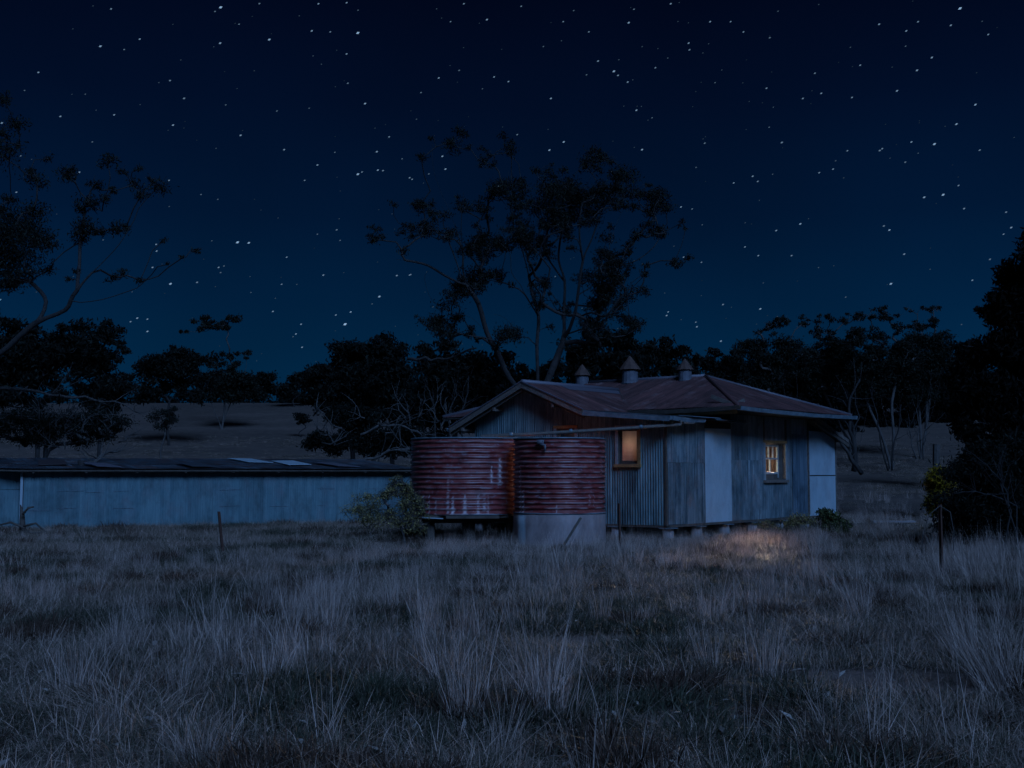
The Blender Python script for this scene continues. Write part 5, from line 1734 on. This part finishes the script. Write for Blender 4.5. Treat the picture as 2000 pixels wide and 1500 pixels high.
# low turf, mats, herbs
for _ in range(26000):
    x, y = pick_point(3.2, 46.0, 1.25)
    if blocked(x, y): continue
    bv = bare_at(x, y)
    if bv > 0.42 and gr.random() < 0.80: continue
    v = nz(x, y, 0.55, 11.0)
    w_ = nz(x, y, 0.4, 19.0)
    if nz(x, y, 1.1, 11.0) > 0.36 and gr.random() < 0.7:
        k = gr.choice((11, 12))
    elif w_ > 0.12 and gr.random() < 0.75:
        k = gr.choice((13, 14, 6))
    else:
        k = gr.choice((6, 7, 8, 9, 10, 9))
    low.append((x, y, k, gr.uniform(0, 6.28), gr.gauss(0, .08), gr.gauss(0, .08), gr.uniform(0.6, 1.35) * (1 + max(0, y - 20) * 0.012)))
# far pasture
far_g = []
for _ in range(7000):
    y = gr.uniform(46, 120)
    hw = 0.5 * y
    x = gr.uniform(-hw, hw)
    if nz(x, y, 0.08, 5) + 0.3 * nz(x, y, 0.5, 8) < -0.05 and gr.random() < 0.8: continue
    near_r = x > 8 and y < 62
    far_g.append((x, y, gr.choice((9, 10, 15, 16, 0) if near_r else (9, 10, 9, 7)), gr.uniform(0, 6.28), 0, 0, gr.uniform(0.8, 1.4) if near_r else gr.uniform(1.0, 1.8)))
# pale ungrazed grass along the front of the cottage, and thin single stems everywhere
for _ in range(950):
    px_ = gr.uniform(850, 1640)
    yy = gr.uniform(23.2, 31.0)
    x = (px_ - 1000) / F * yy
    if blocked(x, yy) or nz(x, yy, 0.8, 33) < -0.25: continue
    tall.append((x, yy, gr.choice((0, 1, 15, 16, 4)), gr.uniform(-.6, .6) if x > 3 else gr.uniform(0, 6.28), gr.gauss(0, .08), gr.gauss(-0.12, .08), gr.uniform(0.4, 0.62)))
for _ in range(900):
    x, y = pick_point(5.0, 30.0)
    if blocked(x, y) or bare_at(x, y) > 0.3: continue
    tall.append((x, y, gr.choice((4, 5, 4, 5, 16)), gr.uniform(0, 6.28), gr.gauss(0, .1), gr.gauss(-.05, .1), gr.uniform(0.28, 0.6)))
scatter('tall_grass', 'pale dry tall tussock grass over the paddock', 'grass', tall)
scatter('short_grass', 'low matted turf and brown herbs between the tussocks', 'grass', low)
scatter('pasture_grass', 'thin dry pasture on the rising ground behind', 'grass', far_g)

# dry leaves and bark scraps lying in the foreground
lp = []
for _ in range(800):
    x, y = pick_point(3.4, 16.0, 1.3)
    lp.append((x, y))
V, Q, rn = [], [], []
for (x, y) in lp:
    a = gr.uniform(0, 6.28); l = gr.uniform(0.03, 0.085); w_ = gr.uniform(0.012, 0.03); z = ground_z(x, y) + gr.uniform(0.02, 0.07)
    ca, sa2 = math.cos(a), math.sin(a)
    n = len(V)
    tz = gr.gauss(0, 0.015)
    V += [(x - ca * l, y - sa2 * l, z - tz), (x + sa2 * w_, y - ca * w_, z + 0.008), (x + ca * l, y + sa2 * l, z + tz), (x - sa2 * w_, y + ca * w_, z + 0.008)]
    Q.append((n, n + 1, n + 2, n + 3)); rn += [gr.random()] * 4
tag(link('leaf_litter', np_mesh('leaf_litter', V, Q, {'rnd': rn}), M['litter'], None, False), 'scattered dry leaves and bark scraps in the foreground grass', 'leaf litter', kind='stuff')

# ------------------------------------------------------------------ stars
bright = [(431, 12, 3), (699, 62, 3), (1875, 14, 3), (430, 82, 2), (526, 75, 2.4), (677, 3, 1.5), (677, 103, 1.5), (196, 88, 2.2), (273, 74, 1.6), (217, 15, 1.4), (75, 139, 1.6), (332, 155, 1.4), (420, 20, 1), (467, 45, 1), (713, 200, 2), (1199, 137, 2.4), (1207, 145, 1.5), (1228, 42, 2), (1168, 117, 1.6), (1226, 158, 1.5), (1076, 190, 1.8), (1243, 213, 1.8), (699, 338, 2.6), (464, 471, 3), (486, 472, 2.4), (333, 552, 2.6), (674, 631, 3.4), (685, 607, 1.8), (656, 613, 1.5), (741, 577, 2.4), (1740, 552, 2.4), (1825, 279, 2.6), (1842, 378, 2.6), (1805, 383, 2), (1737, 447, 2), (1766, 494, 1.6), (1563, 435, 2), (1485, 601, 2), (1868, 240, 2), (1791, 135, 1.8), (1752, 175, 1.8), (1905, 202, 2), (1820, 110, 1.8), (1604, 180, 1.5), (1497, 170, 1.4), (1387, 40, 1.6), (1345, 82, 1.6), (1310, 5, 1.6), (951, 36, 1.8), (1018, 10, 1.2), (906, 5, 1.4), (609, 58, 1.8), (622, 5, 1.6), (1717, 45, 1.6), (1770, 58, 1.6), (1793, 40, 1.4), (1857, 47, 1.6), (1930, 65, 1.4), (1073, 291, 2), (1101, 275, 2), (1254, 290, 2), (864, 303, 1.8), (870, 328, 1.8), (736, 294, 1.8), (738, 330, 1.8), (748, 331, 1.4), (470, 262, 1.8), (338, 242, 1.8), (118, 225, 1.6), (223, 222, 1.5), (555, 290, 1.6), (620, 320, 1.6), (595, 350, 1.2), (155, 334, 1.6), (32, 373, 1.4), (330, 350, 1.4), (305, 475, 1.4), (306, 488, 1.5), (298, 520, 1.6), (427, 520, 1.5), (268, 619, 1.8), (288, 621, 1.5), (288, 645, 1.8), (255, 626, 1.4), (533, 606, 1.6), (588, 631, 1.6), (578, 650, 1.6), (590, 676, 1.6), (1302, 614, 1.6), (1305, 607, 1.4), (1361, 636, 1.6), (1359, 627, 1.2), (1408, 664, 1.8), (1516, 448, 1.6), (1480, 352, 1.4), (1470, 342, 1.6), (1433, 355, 1.4), (1455, 480, 1.4), (1481, 497, 1.5), (1546, 497, 1.4), (1370, 510, 1.2), (1335, 500, 1.3), (1330, 402, 1.5), (1975, 442, 1.8), (1960, 455, 1.3), (1965, 412, 1.4), (1899, 545, 1.5), (1872, 360, 1.4), (1883, 405, 1.5), (1780, 275, 1.6), (1723, 288, 1.4), (1655, 292, 1.3), (1600, 335, 1.4), (1627, 328, 1.4), (1664, 188, 1.4), (1680, 125, 1.4), (1568, 190, 1.4), (1452, 60, 1.3), (1427, 40, 1.3), (800, 345, 1.4), (805, 348, 1.3), (760, 265, 1.4), (857, 150, 1.6), (965, 148, 1.5), (993, 157, 1.5), (1100, 40, 1.2), (1150, 60, 1.2), (1280, 130, 1.3), (560, 500, 1.4), (550, 553, 1.3), (645, 60, 1.2), (800, 535, 1.3), (775, 536, 1.6), (802, 534, 1.3), (880, 40, 1.1)]
sr = random.Random(9)
SV, SQ, SM = [], [], []


def star(p, size, mag):
    """small faceted ball of light far away, a little drawn out along one diagonal"""
    d = (Vector(p) - Vector((0, 0, EYE))).normalized()
    c = d * 1800.0
    r1 = d.cross(Vector((0, 0, 1))).normalized()
    u1 = r1.cross(d)
    a = (r1 * 0.9 + u1 * 0.45).normalized()
    b2 = d.cross(a).normalized()
    n = len(SV)
    rr = size * 1800.0 / F
    for q in (a * 1.8 * rr, b2 * rr, -a * 1.8 * rr, -b2 * rr, d * rr, -d * rr):
        SV.append(tuple(c + q))
    for t in ((0, 1, 4), (1, 2, 4), (2, 3, 4), (3, 0, 4), (1, 0, 5), (2, 1, 5), (3, 2, 5), (0, 3, 5)):
        SQ.append(tuple(n + i for i in t))
    SM.extend([mag] * 6)


for x, y, s in bright:
    star(at(x, y, 100), 0.62 + 0.46 * s, 0.05 + 0.17 * s)
for _ in range(7500):
    th = sr.uniform(0, 2 * math.pi)
    zz_ = sr.uniform(0.03, 0.98)
    d = Vector((math.cos(th) * math.sqrt(1 - zz_ * zz_), math.sin(th) * math.sqrt(1 - zz_ * zz_), zz_))
    m_ = sr.random() ** 5
    star(Vector((0, 0, EYE)) + d * 100, 0.8 + 0.7 * m_, 0.025 + 0.085 * sr.random() ** 2 + 0.22 * m_)
sto = link('stars', np_mesh('stars', SV, SQ, {'mag': SM}), M['star'], None, False)
tag(sto, 'small pale blue stars scattered over the night sky', 'stars', kind='stuff')

# ------------------------------------------------------------------ far wood on the skyline
fr_ = random.Random(5)
cs, rs_, ns_ = [], [], []
for i in range(620):
    az = fr_.uniform(-0.62, 0.62)
    Y = fr_.uniform(168, 205)
    x = Y * math.tan(az)
    pxx = 1000 + F * x / Y
    h = 6.0 + 4.5 * noise.noise(Vector((pxx * 0.011, 3.3, 0))) + 2 * noise.noise(Vector((pxx * 0.05, 1.3, 0)))
    if 440 < pxx < 640: h *= 0.42
    z = ground_z(x, Y) + fr_.random() * max(1.2, h)
    r_ = fr_.uniform(0.9, 1.9)
    cs.append((x, Y, z)); rs_.append((r_ * 1.3, r_ * 1.3, r_ * 0.8)); ns_.append(90)
tag(link('distant_wood', leaves(cs, rs_, ns_, 0.75, 0.34, 0.3, 44), M['dense_leaf'], None, False), 'dark distant wood along the skyline', 'trees', kind='stuff')
